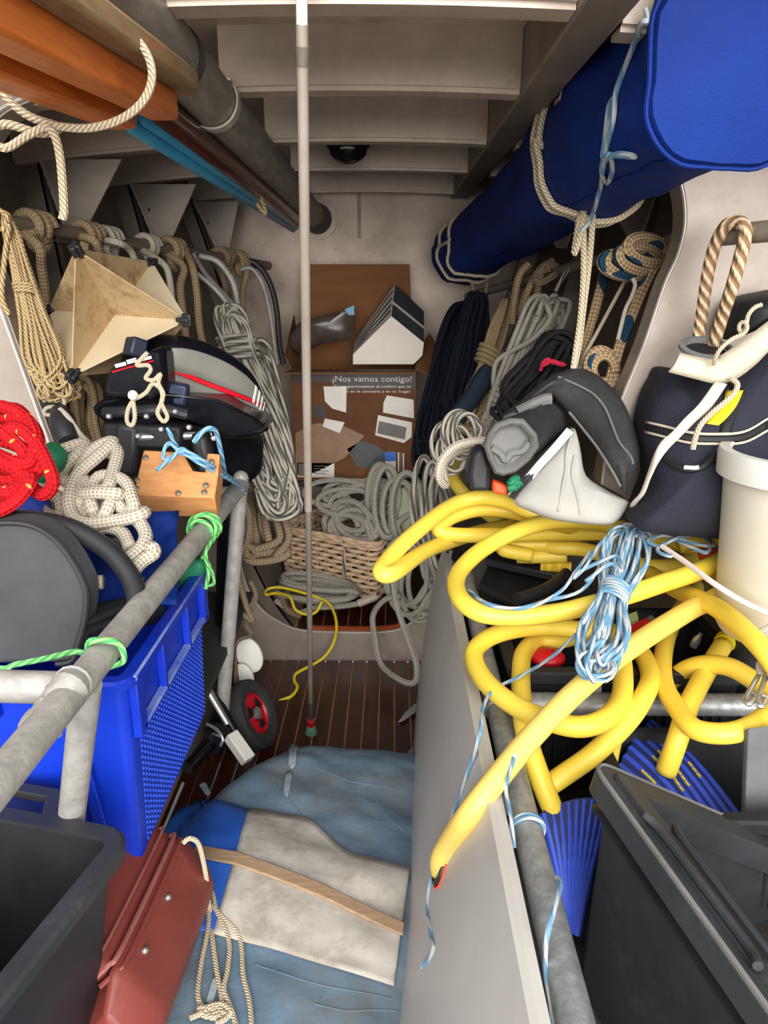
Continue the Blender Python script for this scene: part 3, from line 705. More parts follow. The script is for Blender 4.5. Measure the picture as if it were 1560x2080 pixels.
# hand trolley (wheel with red hub) standing behind the bundle
tr = thing('hand_trolley', 'folded black hand trolley with a red-hubbed wheel beside the teak sole', 'trolley', W(500, 1530, 1.72))
wc = W(513, 1452, 1.80); wx = V((.85, -.12, .44)).normalized(); Mw = frame(wc, wx)
m = MB(); m.lathe([(.062, -.021), (.088, -.024), (.098, -.016), (.101, 0), (.098, .016), (.088, .024), (.062, .021), (.058, 0), (.062, -.021)], Mw, 36, cap=False); m.build('tyre', RUBBER, tr)
m = MB(); m.lathe([(.060, -.015), (.062, .010), (.054, .016), (.05, .010), (.022, .012), (.02, -.015)], Mw, 32); hub = m.build('hub', REDH, tr)
for a0 in range(3):
    t = a0 * 2 * PI / 3 + .5; m = MB(); m.prism([Mw @ V((.024 * math.cos(t - .4), .024 * math.sin(t - .4), .0135)), Mw @ V((.044 * math.cos(t - .5), .044 * math.sin(t - .5), .0125)), Mw @ V((.046 * math.cos(t + .3), .046 * math.sin(t + .3), .0125)), Mw @ V((.024 * math.cos(t + .3), .024 * math.sin(t + .3), .0135))], wx * .004); m.build('cutout', BLKD, hub)
m = MB(); m.lathe([(.017, .0), (.017, .02), (.008, .024)], Mw, 14); m.build('axle_cap', STEEL, tr)
m = MB(); cylinder(m, W(422, 1390, 1.72), W(500, 1530, 1.66), .014, 14); m.build('frame_tube', BLKG, tr)
m = MB(); cylinder(m, W(425, 1408, 1.64), W(462, 1470, 1.62), .008, 12); m.build('brace', STEEL, tr)
m = MB(); a, b = W(468, 1492, 1.58), W(505, 1545, 1.54); M = frame(a, b - a); m.box(a.lerp(b, .5), (.032, .03, (b - a).length), M.to_3x3()); m.build('axle_bracket', mat('pale_bracket', (206, 202, 192), (220, 216, 206), rough=.5), tr, bev=.003)
m = MB(); m.box(W(440, 1500, 1.62), (.05, .05, .06), Matrix.Rotation(.5, 3, 'Y')); m.build('hinge_block', BLKG, tr, bev=.006)
m = MB(); m.tube([W(420, 1470, 1.6), W(440, 1482, 1.585), W(452, 1500, 1.57), (W(448, 1515, 1.565))], .004, 8); m.build('wire_clip', STEEL, tr)
m = MB(); cylinder(m, W(380, 1560, 1.5), W(450, 1490, 1.65), .016, 12); m.build('frame_tube', BLKG, tr)
m = MB(); cylinder(m, W(372, 1590, 1.40), W(326, 1700, 1.30), .0045, 8); m.build('wire_leg', STEEL, tr)

# white paddle blade leaning by the post
pd = thing('paddle', 'white plastic double-lobed paddle blade on the sole by the frame post', 'paddle', W(492, 1395, 1.98))
def disc(c, rx, ry, th, name, dirn, rot=0):
    M = frame(c, dirn); m = MB(); n = 28
    R = lambda q, h: [M @ V((math.cos(rot) * rx * q * math.cos(2 * PI * k / n) - math.sin(rot) * ry * q * math.sin(2 * PI * k / n), math.sin(rot) * rx * q * math.cos(2 * PI * k / n) + math.cos(rot) * ry * q * math.sin(2 * PI * k / n), h)) for k in range(n)]
    m.rings([R(.93, -th / 2), R(1, -th / 4), R(1, th / 4), R(.93, th / 2), R(.4, th * .7)]); return m.build(name, WHITE, pd)
disc(W(506, 1330, 1.98), .038, .056, .014, 'blade', V((.15, -1, .35)), .4)
disc(W(496, 1374, 1.94), .028, .042, .016, 'blade', V((.15, -1, .3)), .3)

# ================================================================ ROPES
R_GREYB = rope_mat('grey_fleck_braid', (164, 158, 146), (84, 80, 72), kind='laid', m_=2, k=.22, thr=(.25, .6))
R_GREY = rope_mat('dusty_grey_braid', (168, 162, 150), (138, 132, 121), m_=4, k=1.0)
R_TAN = rope_mat('tan_braid', (168, 146, 112), (138, 116, 86), m_=4, k=1.0)
R_BROWN = rope_mat('brown_old_rope', (142, 124, 98), (112, 96, 76), m_=4, k=1.0)
R_BEIGE = rope_mat('beige_cord', (200, 176, 132), (142, 116, 78), kind='laid', m_=3, k=.8)
R_WHT = rope_mat('white_fleck_braid', (192, 183, 166), (146, 134, 116), m_=5, k=1.0, thr=(.2, .5))
R_RED = rope_mat('red_fleck_braid', (206, 18, 28), (158, 10, 18), m_=4, k=1.0, fleck=(226, 150, 70), fk=.9, fthr=1.86)
R_BLK = rope_mat('black_braid', (38, 38, 40), (14, 14, 15), m_=4)
R_NVY = rope_mat('navy_braid', (22, 28, 42), (10, 12, 20), m_=4)
R_FLK = rope_mat('tan_rope_blue_fleck', (184, 158, 122), (132, 108, 78), m_=4, fleck=(26, 60, 80), fk=.22)
R_LAID = rope_mat('twisted_manila', (214, 186, 152), (142, 112, 80), kind='laid', m_=3, k=1.1, bump=.9)
R_CREAM = rope_mat('cream_cord', (226, 212, 184), (178, 158, 126), kind='laid', m_=4, k=1.2)
R_BW = rope_mat('blue_white_cord', (178, 186, 188), (104, 146, 174), kind='laid', m_=1, k=.32, thr=(.42, .58))
R_LB = rope_mat('pale_blue_cord', (150, 190, 214), (92, 150, 190), kind='laid', m_=2, k=.4)
R_GRN = rope_mat('lime_cord', (150, 224, 130), (84, 176, 104), kind='laid', m_=2, k=.5)

def rope(name, label, cat, pts, r, m_, group=None, sub=5, n=7, closed=False, parent=None):
    m = MB(); m.tube(pts, r, n, sub=sub, closed=closed)
    if parent is not None: return m.build(name, m_, parent)
    return m.build(name, m_, label=label, cat=cat, group=group)
def hank_pts(top, bot, w, dep, n, seed, pinch=None, side=None, loose=1.0, bottom_spread=1.0, top_spread=1.0):
    rnd = random.Random(seed); top, bot = V(top), V(bot); ax = (bot - top).normalized(); L = (bot - top).length
    view = ((top + bot) / 2 - CAM).normalized()
    sd = side or ax.cross(view).normalized(); dp = sd.cross(ax).normalized()
    pts = []
    for i in range(n):
        o1, o2 = rnd.uniform(-1, .1), rnd.uniform(-.1, 1)
        if rnd.random() < .5: o1, o2 = o2, o1
        d1, d2 = rnd.uniform(-1, 1), rnd.uniform(-1, 1)
        lt, lb = rnd.uniform(-.02, .07) * L * loose, rnd.uniform(-.06, .09) * L * loose
        def at(t, o, d, dl=0):
            s = (top_spread * (1 - t) + bottom_spread * t); q = 1.0
            if pinch is not None: q = .5 + .5 * min(1, abs(t - pinch) / .22)
            j = rnd.uniform(-.12, .12)
            return top + ax * (L * t + dl) + sd * ((o + j) * w * s * q) + dp * (d * dep * q)
        pts += [at(.82, o1, d1), at(.55, o1, d1), at(.28, o1 * .95, d1), at(.06, o1 * .8, d1, lt), at(0, (o1 + o2) / 2, (d1 + d2) / 2, lt - .012 * L), at(.06, o2 * .8, d2, lt),
                at(.28, o2 * .95, d2), at(.55, o2, d2), at(.82, o2, d2), at(.95, o2 * .8, d2, lb), at(1.0, (o1 + o2) / 2, (d1 + d2) / 2, lb), at(.95, o1 * .8, d1, lb)]
    return pts, sd, dp, ax, L
def hank(name, label, top, bot, w, dep, n, r, m_, seed, wrap=None, turns=4, group=None, cat='rope', wr=None, tail=None, **kw):
    pts, sd, dp, ax, L = hank_pts(top, bot, w, dep, n, seed, pinch=wrap, **kw)
    base = V(bot)
    o = thing(name, label, cat, base, group)
    m = MB(); m.tube(pts, r, 6, sub=4); m.build('strands', m_, o, sharp=0)
    if wrap is not None:
        c = V(top) + ax * (L * wrap); k = 10; P = []; wr = wr or r
        for i in range(turns * k + 1):
            t = 2 * PI * i / k; P.append(c + sd * math.cos(t) * (w * .56 + wr) + dp * math.sin(t) * (dep * .6 + wr * 1.6) + ax * ((i / k - turns / 2) * wr * 2.0 + .12 * w * math.cos(t)))
        m = MB(); m.tube(P, wr, 7, sub=2); m.build('wrapping', m_, o, sharp=0)
    if tail:
        m = MB(); m.tube(tail, r, 7, sub=6); m.build('tail', m_, o, sharp=0)
    return o
def coil_pts(c, e1, e2, rx, ry, n, jit, seed, drift=None, k=12):
    rnd = random.Random(seed); P = []; c = V(c); e3 = e1.cross(e2); dr = V(drift or (0, 0, 0))
    for i in range(n):
        jx, jy, j3 = rnd.uniform(-jit, jit), rnd.uniform(-jit, jit), rnd.uniform(-jit, jit) * .6
        a, b = rx * rnd.uniform(.86, 1.06), ry * rnd.uniform(.86, 1.06); t3 = rnd.uniform(-.5, .5) * jit
        for q in range(k):
            t = 2 * PI * q / k
            f = q / k; P.append(c + dr * ((i + f) / n - .5) + e1 * (jx + a * math.cos(t)) + e2 * (jy + b * math.sin(t)) + e3 * (j3 + t3 * math.cos(t + i)))
    return P
X, Y_, Z = V((1, 0, 0)), V((0, 1, 0)), V((0, 0, 1))

# -------- rope rail along the frames, with hitched rope tails (left)
ra, rb = W(-20, 446, 1.62), W(545, 540, 2.98)
rail = thing('rope_rail', 'dark horizontal pipe along the hull frames, tied with many old ropes', 'rail', ra)
m = MB(); cylinder(m, ra, rb, .016, 14); m.build('pipe', A_HULL, rail)
for q in (.02, .30, .62, .97):
    p = ra.lerp(rb, q); m = MB(); cylinder(m, p, p + V((-.16, .02, .0)), .009, 8); m.build('standoff', A_HULL, rail)
def on_rail(px):
    best = min(range(101), key=lambda i: abs(proj(ra.lerp(rb, i / 100))[0] - px)); return ra.lerp(rb, best / 100)
def proj(p):
    d = V(p) - CAM; z = d.dot(FW); return 780 + FPX * d.dot(RT) / z, 1040 - FPX * d.dot(UP) / z
dr_ = (rb - ra).normalized()
def hitch(name, label, px, r, m_, tails, turns=2, group='ropes hitched to the pipe along the hull'):
    """a rope taken round the rail with hanging tails [(px, py, Y), ...]"""
    c = on_rail(px); e1 = V((0, 0, 1)); e2 = dr_.cross(e1).normalized(); P = []
    o = thing(name, label, 'rope', PX([tails[0][-1]])[0], group)
    if tails[0]: P += PX(tails[0][::-1])
    R = .016 + r
    for i in range(turns * 8 + 5):
        t = -PI * .5 + 2 * PI * i / 8; P.append(c + dr_ * ((i / 8 - turns / 2) * r * 2.3) + e1 * math.cos(t) * R + e2 * math.sin(t) * R)
    if len(tails) > 1: P += PX(tails[1])
    m = MB(); m.tube(P, r, 8, sub=4); m.build('strand', m_, o, sharp=0)
    b = PX(tails[0][:1])[0]
    m = MB(); m.tube(coil_pts(c - V((0, 0, R + r * .6)) + V((.012, -.012, 0)), dr_, V((0, -.4, .9)).normalized(), r * 2.2, r * 1.7, 2, r * .4, px), r, 8, sub=3); m.build('knot', m_, o, sharp=0)
    return o
hitch('rope', 'thick tan rope hitched round the pipe beside the ring frame, hanging straight down', 72, .011, R_TAN, [[(78, 500, 1.68), (84, 540, 1.7), (92, 600, 1.72), (96, 700, 1.72), (110, 820, 1.68)]], 2)
hitch('rope', 'tan rope hitched to the pipe above the radar reflector', 172, .010, R_TAN, [[(190, 488, 1.86), (205, 530, 1.9), (215, 640, 1.92), (215, 740, 1.9)]], 2)
hitch('rope', 'pale frayed rope end hitched on the pipe over the reflector top', 215, .009, R_WHT, [[(236, 492, 1.93), (262, 506, 1.98), (275, 540, 2.0), (280, 640, 2.0)]], 2)
hitch('rope', 'white flecked rope hitched on the pipe at the reflector corner', 300, .009, R_WHT, [[(325, 530, 2.1), (342, 555, 2.08), (350, 620, 2.08), (352, 700, 2.1)]], 2)
hitch('rope', 'doubled tan rope hanging from the pipe over the outboard cowl', 350, .011, R_TAN, [[(372, 540, 2.24), (366, 580, 2.22), (372, 640, 2.2), (382, 720, 2.2)], [(392, 545, 2.24), (400, 600, 2.22), (406, 670, 2.2), (425, 740, 2.2)]], 2)
hitch('rope', 'brown rope knotted on the far end of the hull pipe', 452, .011, R_BROWN, [[(452, 560, 2.5), (460, 600, 2.5), (470, 680, 2.5)]], 2)
hitch('rope', 'brown rope knotted beside the bent steel hoops', 482, .010, R_TAN, [[(470, 550, 2.66), (475, 600, 2.66), (480, 690, 2.66)], [(500, 560, 2.7), (492, 600, 2.7), (500, 680, 2.66)]], 2)

# thin cords in a long bunch against the ring frame
hank('cord_hank', 'long bunch of thin beige cords hanging beside the light ring frame plate', W(14, 440, 1.53), W(108, 800, 1.46), .030, .02, 13, .0034, R_BEIGE, 3, wrap=.40, turns=3, bottom_spread=1.5, top_spread=.5)
hank('cord_hank', 'short tangle of beige cord loops under the reflector bottom corner', W(96, 720, 1.52), W(135, 806, 1.50), .034, .02, 6, .0046, R_BEIGE, 8)
rope('frayed_twine', 'frayed white cord loops below the beige cord bunch', 'rope', PX([(88, 815), (120, 800), (130, 822), (96, 828), (92, 842), (128, 846), (104, 862), (140, 870)], 1.47), .004, R_WHT)
hank('rope_hank', 'tan rope hank hanging under the reflector behind the black float', W(165, 772, 1.72), W(172, 930, 1.66), .045, .03, 6, .0085, R_TAN, 12)
rope('cord', 'twisted thin beige line tied to the pipe end by the ring frame', 'cord', PX([(-5, 425), (15, 440), (4, 470), (18, 455), (10, 520), (4, 600), (18, 640)], 1.5), .005, R_BEIGE)

# radar reflector: three crossed square plates
O = W(233, 640, 1.61); sc_ = 1.60 * 1.06 / FPX
ax3 = [V((137, 10, 105)), V((-77, 118, 100)), V((-70, -127, 94))]
D0 = (O - CAM).length; sc_ = D0 / FPX * 1.0
ax3 = [CAM + ray(230 + a.x * 1.1, 640 + a.y * 1.06).normalized() * (D0 - a.z * sc_) - O for a in ax3]
rf = thing('radar_reflector', 'octahedral radar reflector of stained cream plates hung on the hull pipe', 'radar reflector', O - V((0, 0, .2)))
for (i, j, mt) in ((0, 1, REFL2), (1, 2, REFL), (2, 0, REFL)):
    a, b = ax3[i], ax3[j]; nrm = a.cross(b).normalized() * .003; q = .09; poly = []
    for p, s in ((a, b), (b, -a), (-a, -b), (-b, a)):
        u, w_ = p * (1 - q), s
        prev = {0: -b, 1: a, 2: b, 3: -a}
        poly += [p * (1 - q) - s * q * (1 if True else 0), p * (1 - q) + s * q]
    m = MB(); m.prism([O + p - nrm / 2 for p in poly], nrm); m.build('plate', mt, rf, bev=.0008)
for a in ax3:
    for s in (1, -1):
        if a is ax3[2] and s < 0: continue
        p = O + a * s * .965; m = MB(); M = frame(p, a)
        m.box(p, (.024, .010, .030), M.to_3x3()); m.box(p + a.normalized() * .006, (.012, .026, .022), M.to_3x3()); m.build('corner_clip', BLKP, rf, bev=.003)

# outboard motor
om = thing('outboard_motor', 'black outboard motor with silver-grey side panel and red stripe under the reflector', 'outboard motor', W(470, 1440, 1.80))
oc = W(372, 770, 1.66)
ex = V((.70, .62, -.36)).normalized(); ez = V((-.12, -.02, 1)); ez = (ez - ex * ez.dot(ex)).normalized(); ey = ez.cross(ex)   # ey points away from the camera's right
def cw(t, s, q=1.0, e=.42):
    """cowl surface: t along (-1..1), s angle round, q scale"""
    prof = (max(0, 1 - abs(t) ** (6 if t < 0 else 3))) ** (1 / 2.6)
    drop = .05 * max(0, t) ** 2 + .022 * max(0, -t) ** 2
    ca, sa = math.cos(s), math.sin(s)
    y = math.copysign(abs(ca) ** e, ca) * .105 * prof * (1 - .10 * t) ; z = math.copysign(abs(sa) ** e, sa) * (.085 if sa > 0 else .075) * prof
    z = z - drop if sa > 0 else z
    return oc + ex * ((t if t > 0 else t * .62) * .205) * q + ey * y * q + ez * z * q
m = MB(); NT, NS = 36, 40
m.rings([[cw(-.995 + 1.99 * i / NT, 2 * PI * k / NS) for k in range(NS)] for i in range(NT + 1)]); m.build('cowl', BLKG, om, sharp=60)
def decal(t0, t1, f0, f1, name, mt, lift=1.012, n=22):
    """strip on the cowl side that faces the middle of the boat; f0/f1 angle functions"""
    g = [[cw(t0 + (t1 - t0) * i / n, f0(i / n) + (f1(i / n) - f0(i / n)) * j / 8, lift) for j in range(9)] for i in range(n + 1)]
    m = MB(); m.sheet(g, .0015); return m.build(name, mt, om, sharp=0)
sgn = PI   # side facing -ey
vis = -1 if (oc + ey - CAM).length > (oc - ey - CAM).length else 1
base = PI if vis < 0 else 0
up_s = lambda d: (base - d) if vis < 0 else (base + d)
def az(z): return math.copysign(math.asin(min(1, (abs(z) / (.085 if z > 0 else .075)) ** (1 / .42))), z)
decal(-.84, .93, lambda u: up_s(az(.054 - .004 * u)), lambda u: up_s(az(.004 - .012 * u)), 'side_panel', GREYD)
decal(-.84, .95, lambda u: up_s(az(.003 - .012 * u)), lambda u: up_s(az(-.006 - .012 * u)), 'red_stripe', REDS, 1.014)
decal(-.84, .94, lambda u: up_s(az(-.007 - .012 * u)), lambda u: up_s(az(-.038 - .004 * u)), 'lower_panel', GREYD, 1.012)
for i in range(4):
    decal(.62 + i * .075, .66 + i * .07, lambda u: up_s(az(.05)), lambda u: up_s(az(.008)), 'white_lettering', WHITE, 1.018, 4)
ctr_ = oc
def ob(x, y, z): return oc + ex * x + ey * (y * vis) + ez * z
Rm = Matrix((ex, ey, ez)).transposed()
# front face: lettering, label block, pull-cord housing
m = MB(); m.box(W(275, 706, 1.45), (.032, .04, .036), Rm); m.build('cowl_latch', mat('navy_latch', (24, 30, 48), (34, 40, 60), rough=.5), om, bev=.005)
fc = W(252, 742, 1.50)
for px, py, w_, h_ in ((245, 735, .022, .007), (268, 727, .020, .008), (298, 722, .02, .006)):
    p = W(px, py + 6, 1.436); m = MB(); m.box(p, (w_, .002, h_), Matrix.Rotation(-.25, 3, 'Y')); m.build('white_lettering', WHITE, om)
fp = [W(212, 768, 1.44), W(224, 742, 1.44), W(300, 714, 1.44), W(333, 698, 1.46), W(340, 790, 1.46), W(306, 812, 1.44), W(206, 806, 1.44)]
m = MB(); m.prism(fp, V((.0, .07, -.01))); m.build('front_cover', BLKG, om, bev=.012)
m = MB(); m.tube([W(228, 756, 1.436), W(262, 746, 1.436), W(312, 733, 1.44)], .0018, 5); m.build('red_stripe', REDS, om)
# lower pan, carry handle, brackets, clamp
pan = [(184, 826, 1.50), (206, 812, 1.49), (300, 806, 1.47), (340, 800, 1.47), (440, 812, 1.50), (520, 850, 1.60), (540, 868, 1.66), (528, 880, 1.66), (470, 880, 1.58), (360, 850, 1.50), (300, 858, 1.49), (214, 862, 1.50), (190, 842, 1.50)]
m = MB(); m.prism(PX(pan), V((.0, .15, -.006))); m.build('lower_pan', BLKG, om, bev=.012)
m = MB(); m.tube(PX([(214, 838, 1.48), (260, 836, 1.46), (330, 832, 1.46), (380, 842, 1.47)]), .012, 10); m.build('carry_handle', BLKP, om)
m = MB(); m.box(W(362, 800, 1.50), (.04, .03, .045), Matrix.Rotation(.2, 3, 'Y')); m.build('latch_block', mat('navy_block', (28, 38, 62), (38, 48, 76), rough=.4), om, bev=.006)
m = MB(); m.tube(PX([(345, 858, 1.62), (430, 870, 1.68), (500, 872, 1.72), (540, 860, 1.74)]), lambda t: .03 - .012 * t, 12); m.build('tiller_arm', BLKG, om)
m = MB(); m.rings([[W(x, y, yy) + V((0, .07 * math.cos(a), .0)) * 1 for x, y, yy, a in row] for row in ([(380 + 60 * math.cos(2 * PI * k / 16), 862 + 16 * math.sin(2 * PI * k / 16), 1.70, 2 * PI * k / 16) for k in range(16)], [(460 + 66 * math.cos(2 * PI * k / 16), 910 + 40 * math.sin(2 * PI * k / 16), 1.76, 2 * PI * k / 16) for k in range(16)], [(478 + 46 * math.cos(2 * PI * k / 16), 960 + 30 * math.sin(2 * PI * k / 16), 1.80, 2 * PI * k / 16) for k in range(16)])]); m.build('swivel_housing', BLKG, om)
m = MB(); cylinder(m, W(470, 960, 1.84), W(452, 1480, 1.84), .034, 16, .026); m.build('leg', BLKG, om)
m = MB(); m.box(W(440, 1480, 1.84), (.03, .16, .10)); m.build('gearcase', BLKG, om, bev=.012)
m = MB(); m.box(W(262, 910, 1.48), (.05, .05, .11), Matrix.Rotation(.15, 3, 'Y')); m.build('clamp_bracket', BLKP, om, bev=.012)
m = MB(); m.box(W(415, 925, 1.47), (.035, .05, .10), Matrix.Rotation(-.1, 3, 'Y')); m.build('clamp_bracket', BLKP, om, bev=.012)
m = MB(); cylinder(m, W(282, 888, 1.46), W(430, 884, 1.50), .0085, 12); m.build('pivot_tube', STEEL, om)
for px, py in ((283, 886), (330, 872), (386, 868), (436, 890), (224, 846), (300, 846), (358, 836)):
    p = W(px, py, 1.455); m = MB(); m.lathe([(.006, 0), (.006, .010), (.003, .012)], frame(p, V((0, -1, .2))), 6); m.build('bolt', STEEL, om)
m = MB(); m.box(W(300, 880, 1.50), (.16, .08, .05), Matrix.Rotation(.05, 3, 'Y')); m.build('bracket_body', BLKD, om, bev=.008)
# pull cord with toggle loops
rope('starter_cord', '', '', PX([(300, 716), (288, 728), (278, 742), (300, 742), (306, 752), (296, 768), (312, 772), (326, 760), (322, 778), (332, 800), (328, 818), (340, 846), (332, 856), (320, 838), (330, 812), (326, 790), (310, 780), (298, 796), (284, 806), (272, 812), (260, 832), (258, 856), (268, 864), (274, 846), (270, 812)], 1.405), .0042, R_CREAM, parent=om)
m = MB(); m.ball(W(270, 803, 1.40), .010); m.build('toggle', WHITE, om)

# pine block with bolts
bk = thing('wooden_block', 'orange pine mounting block with bolt heads in front of the outboard', 'block', W(352, 1035, 1.38))
f_ = [W(x, y, Y) for x, y, Y in ((270, 1004, 1.36), (291, 913, 1.43), (372, 917, 1.44), (392, 955, 1.42), (416, 958, 1.42), (420, 919, 1.45), (447, 921, 1.45), (443, 960, 1.43), (436, 1010, 1.37))]
nrm = (f_[1] - f_[0]).cross(f_[-1] - f_[0]).normalized(); nrm = nrm if nrm.y > 0 else -nrm
m = MB(); m.prism(f_, nrm * .05 + V((0, .0, -.02))); m.build('block', WOOD_BLK, bk, bev=.004)
for px, py in ((296, 930), (279, 976), (277, 992), (430, 938), (418, 986), (415, 1000), (362, 1002)):
    p = W(px, py, 1.40); t = (f_[0] - CAM).dot(nrm) / (p - CAM).dot(nrm); p = CAM + (p - CAM) * t
    m = MB(); m.lathe([(.0058, 0), (.0058, .002), (.003, .004)], frame(p, -nrm), 10); m.build('bolt', BRASSY, bk)
rope('lashing_line', 'pale blue cord tying the pine block to the frame elbow', 'cord', PX([(340, 870, 1.44), (352, 895, 1.42), (362, 915, 1.39), (345, 900, 1.4), (333, 915, 1.39), (336, 935, 1.38), (362, 920, 1.38), (380, 925, 1.39), (420, 950, 1.41), (462, 972, 1.50), (490, 990, 1.64), (498, 1004, 1.69), (478, 978, 1.62), (430, 946, 1.42), (385, 920, 1.39), (368, 912, 1.385), (350, 930, 1.37), (318, 955, 1.34)], 1.4), .004, R_LB)
rope('cord', 'stiff pale blue cord end curling over the motor clamp', 'cord', PX([(394, 898, 1.42), (408, 880, 1.42), (424, 870, 1.42), (438, 876, 1.44), (446, 905, 1.47), (452, 935, 1.5), (458, 968, 1.56)]), .0052, R_LB)

# big grey hank on the left, hoops, brown coils
hank('rope_hank', 'large grey flecked braided rope hank hanging between outboard and cardboard carton', W(462, 628, 2.16), W(566, 1020, 2.02), .080, .04, 22, .0072, R_GREYB, 21, wrap=.20, turns=5, bottom_spread=.82, top_spread=.75)
hank('rope_hank', 'grey flecked rope hank end beside the larger one, loose strands downward', W(520, 700, 2.22), W(578, 1010, 2.12), .062, .03, 12, .007, R_GREYB, 22, bottom_spread=.8)
def hoop(lb, pts, r, m_):
    o = rope('bent_tube', lb, 'tube', pts, r, m_, 'thin bent tubes behind the grey hank', sub=8, n=10); return o
hoop('black hose loop curving down beside the cardboard carton, outer of two', PX([(478, 545), (505, 530), (530, 545), (550, 580), (562, 630), (568, 700), (576, 740)], 2.75), .010, BLKP)
hoop('thin pale tube loop curving inside the black hose by the carton', PX([(488, 548), (510, 545), (530, 570), (543, 610), (552, 660), (562, 740)], 2.70), .007, A_PIPE)
hoop('straight grey tube slanting down behind the grey hank, upper', PX([(392, 515), (420, 560), (470, 615), (500, 660)], 2.35), .008, A_MAST)
hoop('pale bent tube rising from the grey hank beside the hull pipe', PX([(405, 520), (440, 530), (466, 560), (478, 590), (486, 640)], 2.4), .009, A_PIPE)
hoop('grey tube slanting down under the pipe, lower', PX([(400, 555), (440, 590), (480, 640)], 2.3), .007, A_PIPE)
hank('rope_coil', 'thick brown rope coil hanging low beside the wicker basket', W(520, 985, 2.14), W(545, 1130, 2.06), .062, .04, 6, .0125, R_BROWN, 31, bottom_spread=1.15)
rope('rope', 'brown rope loops drooping behind the frame post', 'rope', PX([(470, 1000, 1.9), (500, 1030, 1.92), (506, 1080, 1.92), (492, 1120, 1.92), (478, 1090, 1.92), (482, 1160, 1.92), (500, 1230, 1.92), (512, 1260, 1.92), (488, 1250, 1.92), (474, 1300, 1.92), (480, 1380, 1.92), (488, 1410, 1.92)]), .009, R_BROWN)
rope('rope', 'thin grey-brown rope falling along the post to the paddle', 'rope', PX([(508, 1180, 1.98), (520, 1215, 1.98), (500, 1265, 1.96), (510, 1290, 1.95), (478, 1310, 1.9), (472, 1395, 1.9)]), .006, R_BROWN)

# black float with white line
fl = thing('fender_float', 'small black plastic float below the tan rope hank with a white line through it', 'float', W(128, 905, 1.42))
m = MB(); p0, p1 = W(118, 826, 1.46), W(140, 900, 1.40); M = frame(p0, p1 - p0); Lf = (p1 - p0).length
m.lathe([(.004, 0), (.014, .005), (.024, Lf * .35), (.026, Lf * .7), (.018, Lf * .95), (.005, Lf)], M, 16); m.build('body', BLKP, fl)
rope('rope', 'white flecked line slanting from the black float behind the tangle', 'rope', PX([(122, 832, 1.435), (140, 850, 1.42), (165, 885, 1.42), (200, 915, 1.44), (228, 930, 1.46)]), .006, R_WHT)

# thick white rope tangle over the crate
def yT(x, y): return 1.34 - (y - 900) / 290 * .28
z6 = lambda L: [(x / 2.786, 800 + y / 2.786, yT(x / 2.786, 800 + y / 2.786) - d) for x, y, d in L]
tg = z6([(580, 1065, 0), (500, 1060, 0), (430, 960, .01), (385, 840, 0), (330, 720, 0), (250, 670, 0), (205, 600, .0), (260, 560, .01), (335, 590, .02), (352, 660, .01), (300, 720, -.03), (250, 500, -.02), (310, 350, 0), (400, 300, .01), (480, 285, 0), (440, 345, .01), (370, 410, .0), (350, 470, 0), (410, 500, .01), (470, 400, .02), (540, 310, .03), (640, 270, .03), (560, 350, .04), (440, 460, .04), (390, 590, .04), (410, 690, .03), (480, 735, .03), (640, 720, .03), (780, 690, .04), (825, 665, .03)])
tg2 = z6([(620, 285, .02), (665, 330, .03), (640, 440, .04), (600, 540, .05), (490, 560, .04), (440, 640, .02), (480, 700, .0), (500, 600, .02), (560, 470, .03), (700, 490, .04), (745, 590, .04), (760, 660, .03), (700, 660, .02), (640, 600, .04), (590, 690, .03), (540, 720, -.01), (600, 590, .0), (680, 570, .05), (560, 560, .055), (460, 560, .04), (470, 480, .03), (520, 640, .03), (540, 700, .0), (500, 780, .0), (600, 755, .01), (690, 785, .01), (735, 870, .01)])
tg3 = z6([(740, 690, .02), (800, 740, .02), (825, 810, .02), (790, 880, .02), (700, 950, .02), (760, 900, -.05), (850, 870, .02), (870, 900, .02), (800, 950, .02), (745, 1010, .02)])
tw = thing('rope_tangle', 'thick white flecked rope tangle heaped over the blue crate contents', 'rope', W(220, 1190, 1.06))
m = MB(); m.tube(PX(tg), .0115, 9, sub=5); m.build('strand', R_WHT, tw, sharp=0)
m = MB(); m.tube(PX(tg2), .0115, 9, sub=5); m.build('strand', R_WHT, tw, sharp=0)
m = MB(); m.tube(PX(tg3), .0115, 9, sub=5); m.build('strand', R_WHT, tw, sharp=0)
# red rope coil
rc_ = [(-30, 850), (30, 830), (70, 880), (60, 940), (10, 930), (-40, 900), (-30, 870), (40, 850), (75, 900), (104, 960), (106, 990), (86, 1004), (60, 985), (30, 950), (-30, 930), (-40, 960), (20, 980), (60, 940), (78, 890), (40, 840), (-20, 826), (-40, 880), (20, 900), (70, 925), (64, 960), (20, 1000), (-30, 985), (-40, 1020), (0, 1030), (40, 985), (80, 950), (70, 900), (30, 870), (-30, 905), (-35, 945), (30, 960), (62, 975), (30, 1020), (-20, 1040), (-40, 1000), (10, 985), (50, 930), (20, 890), (-40, 850)]
rnd = random.Random(5)
rope('rope_coil', 'bright red rope coil with yellow flecks heaped at the ring frame', 'rope', [W(x, y, 1.20 - (y - 830) / 200 * .10 - .045 * abs(math.sin(i * .55)) + rnd.uniform(-.006, .006)) for i, (x, y) in enumerate(rc_)], .0105, R_RED, n=9)
m = MB(); m.prism(PX([(60, 920), (92, 900), (122, 935), (108, 975), (70, 990), (58, 960)], 1.24), V((.0, .05, .0))); m.build('green_pouch', GREENP, label='green fabric pouch showing behind the red rope coil', cat='pouch', bev=.012)
m = MB()
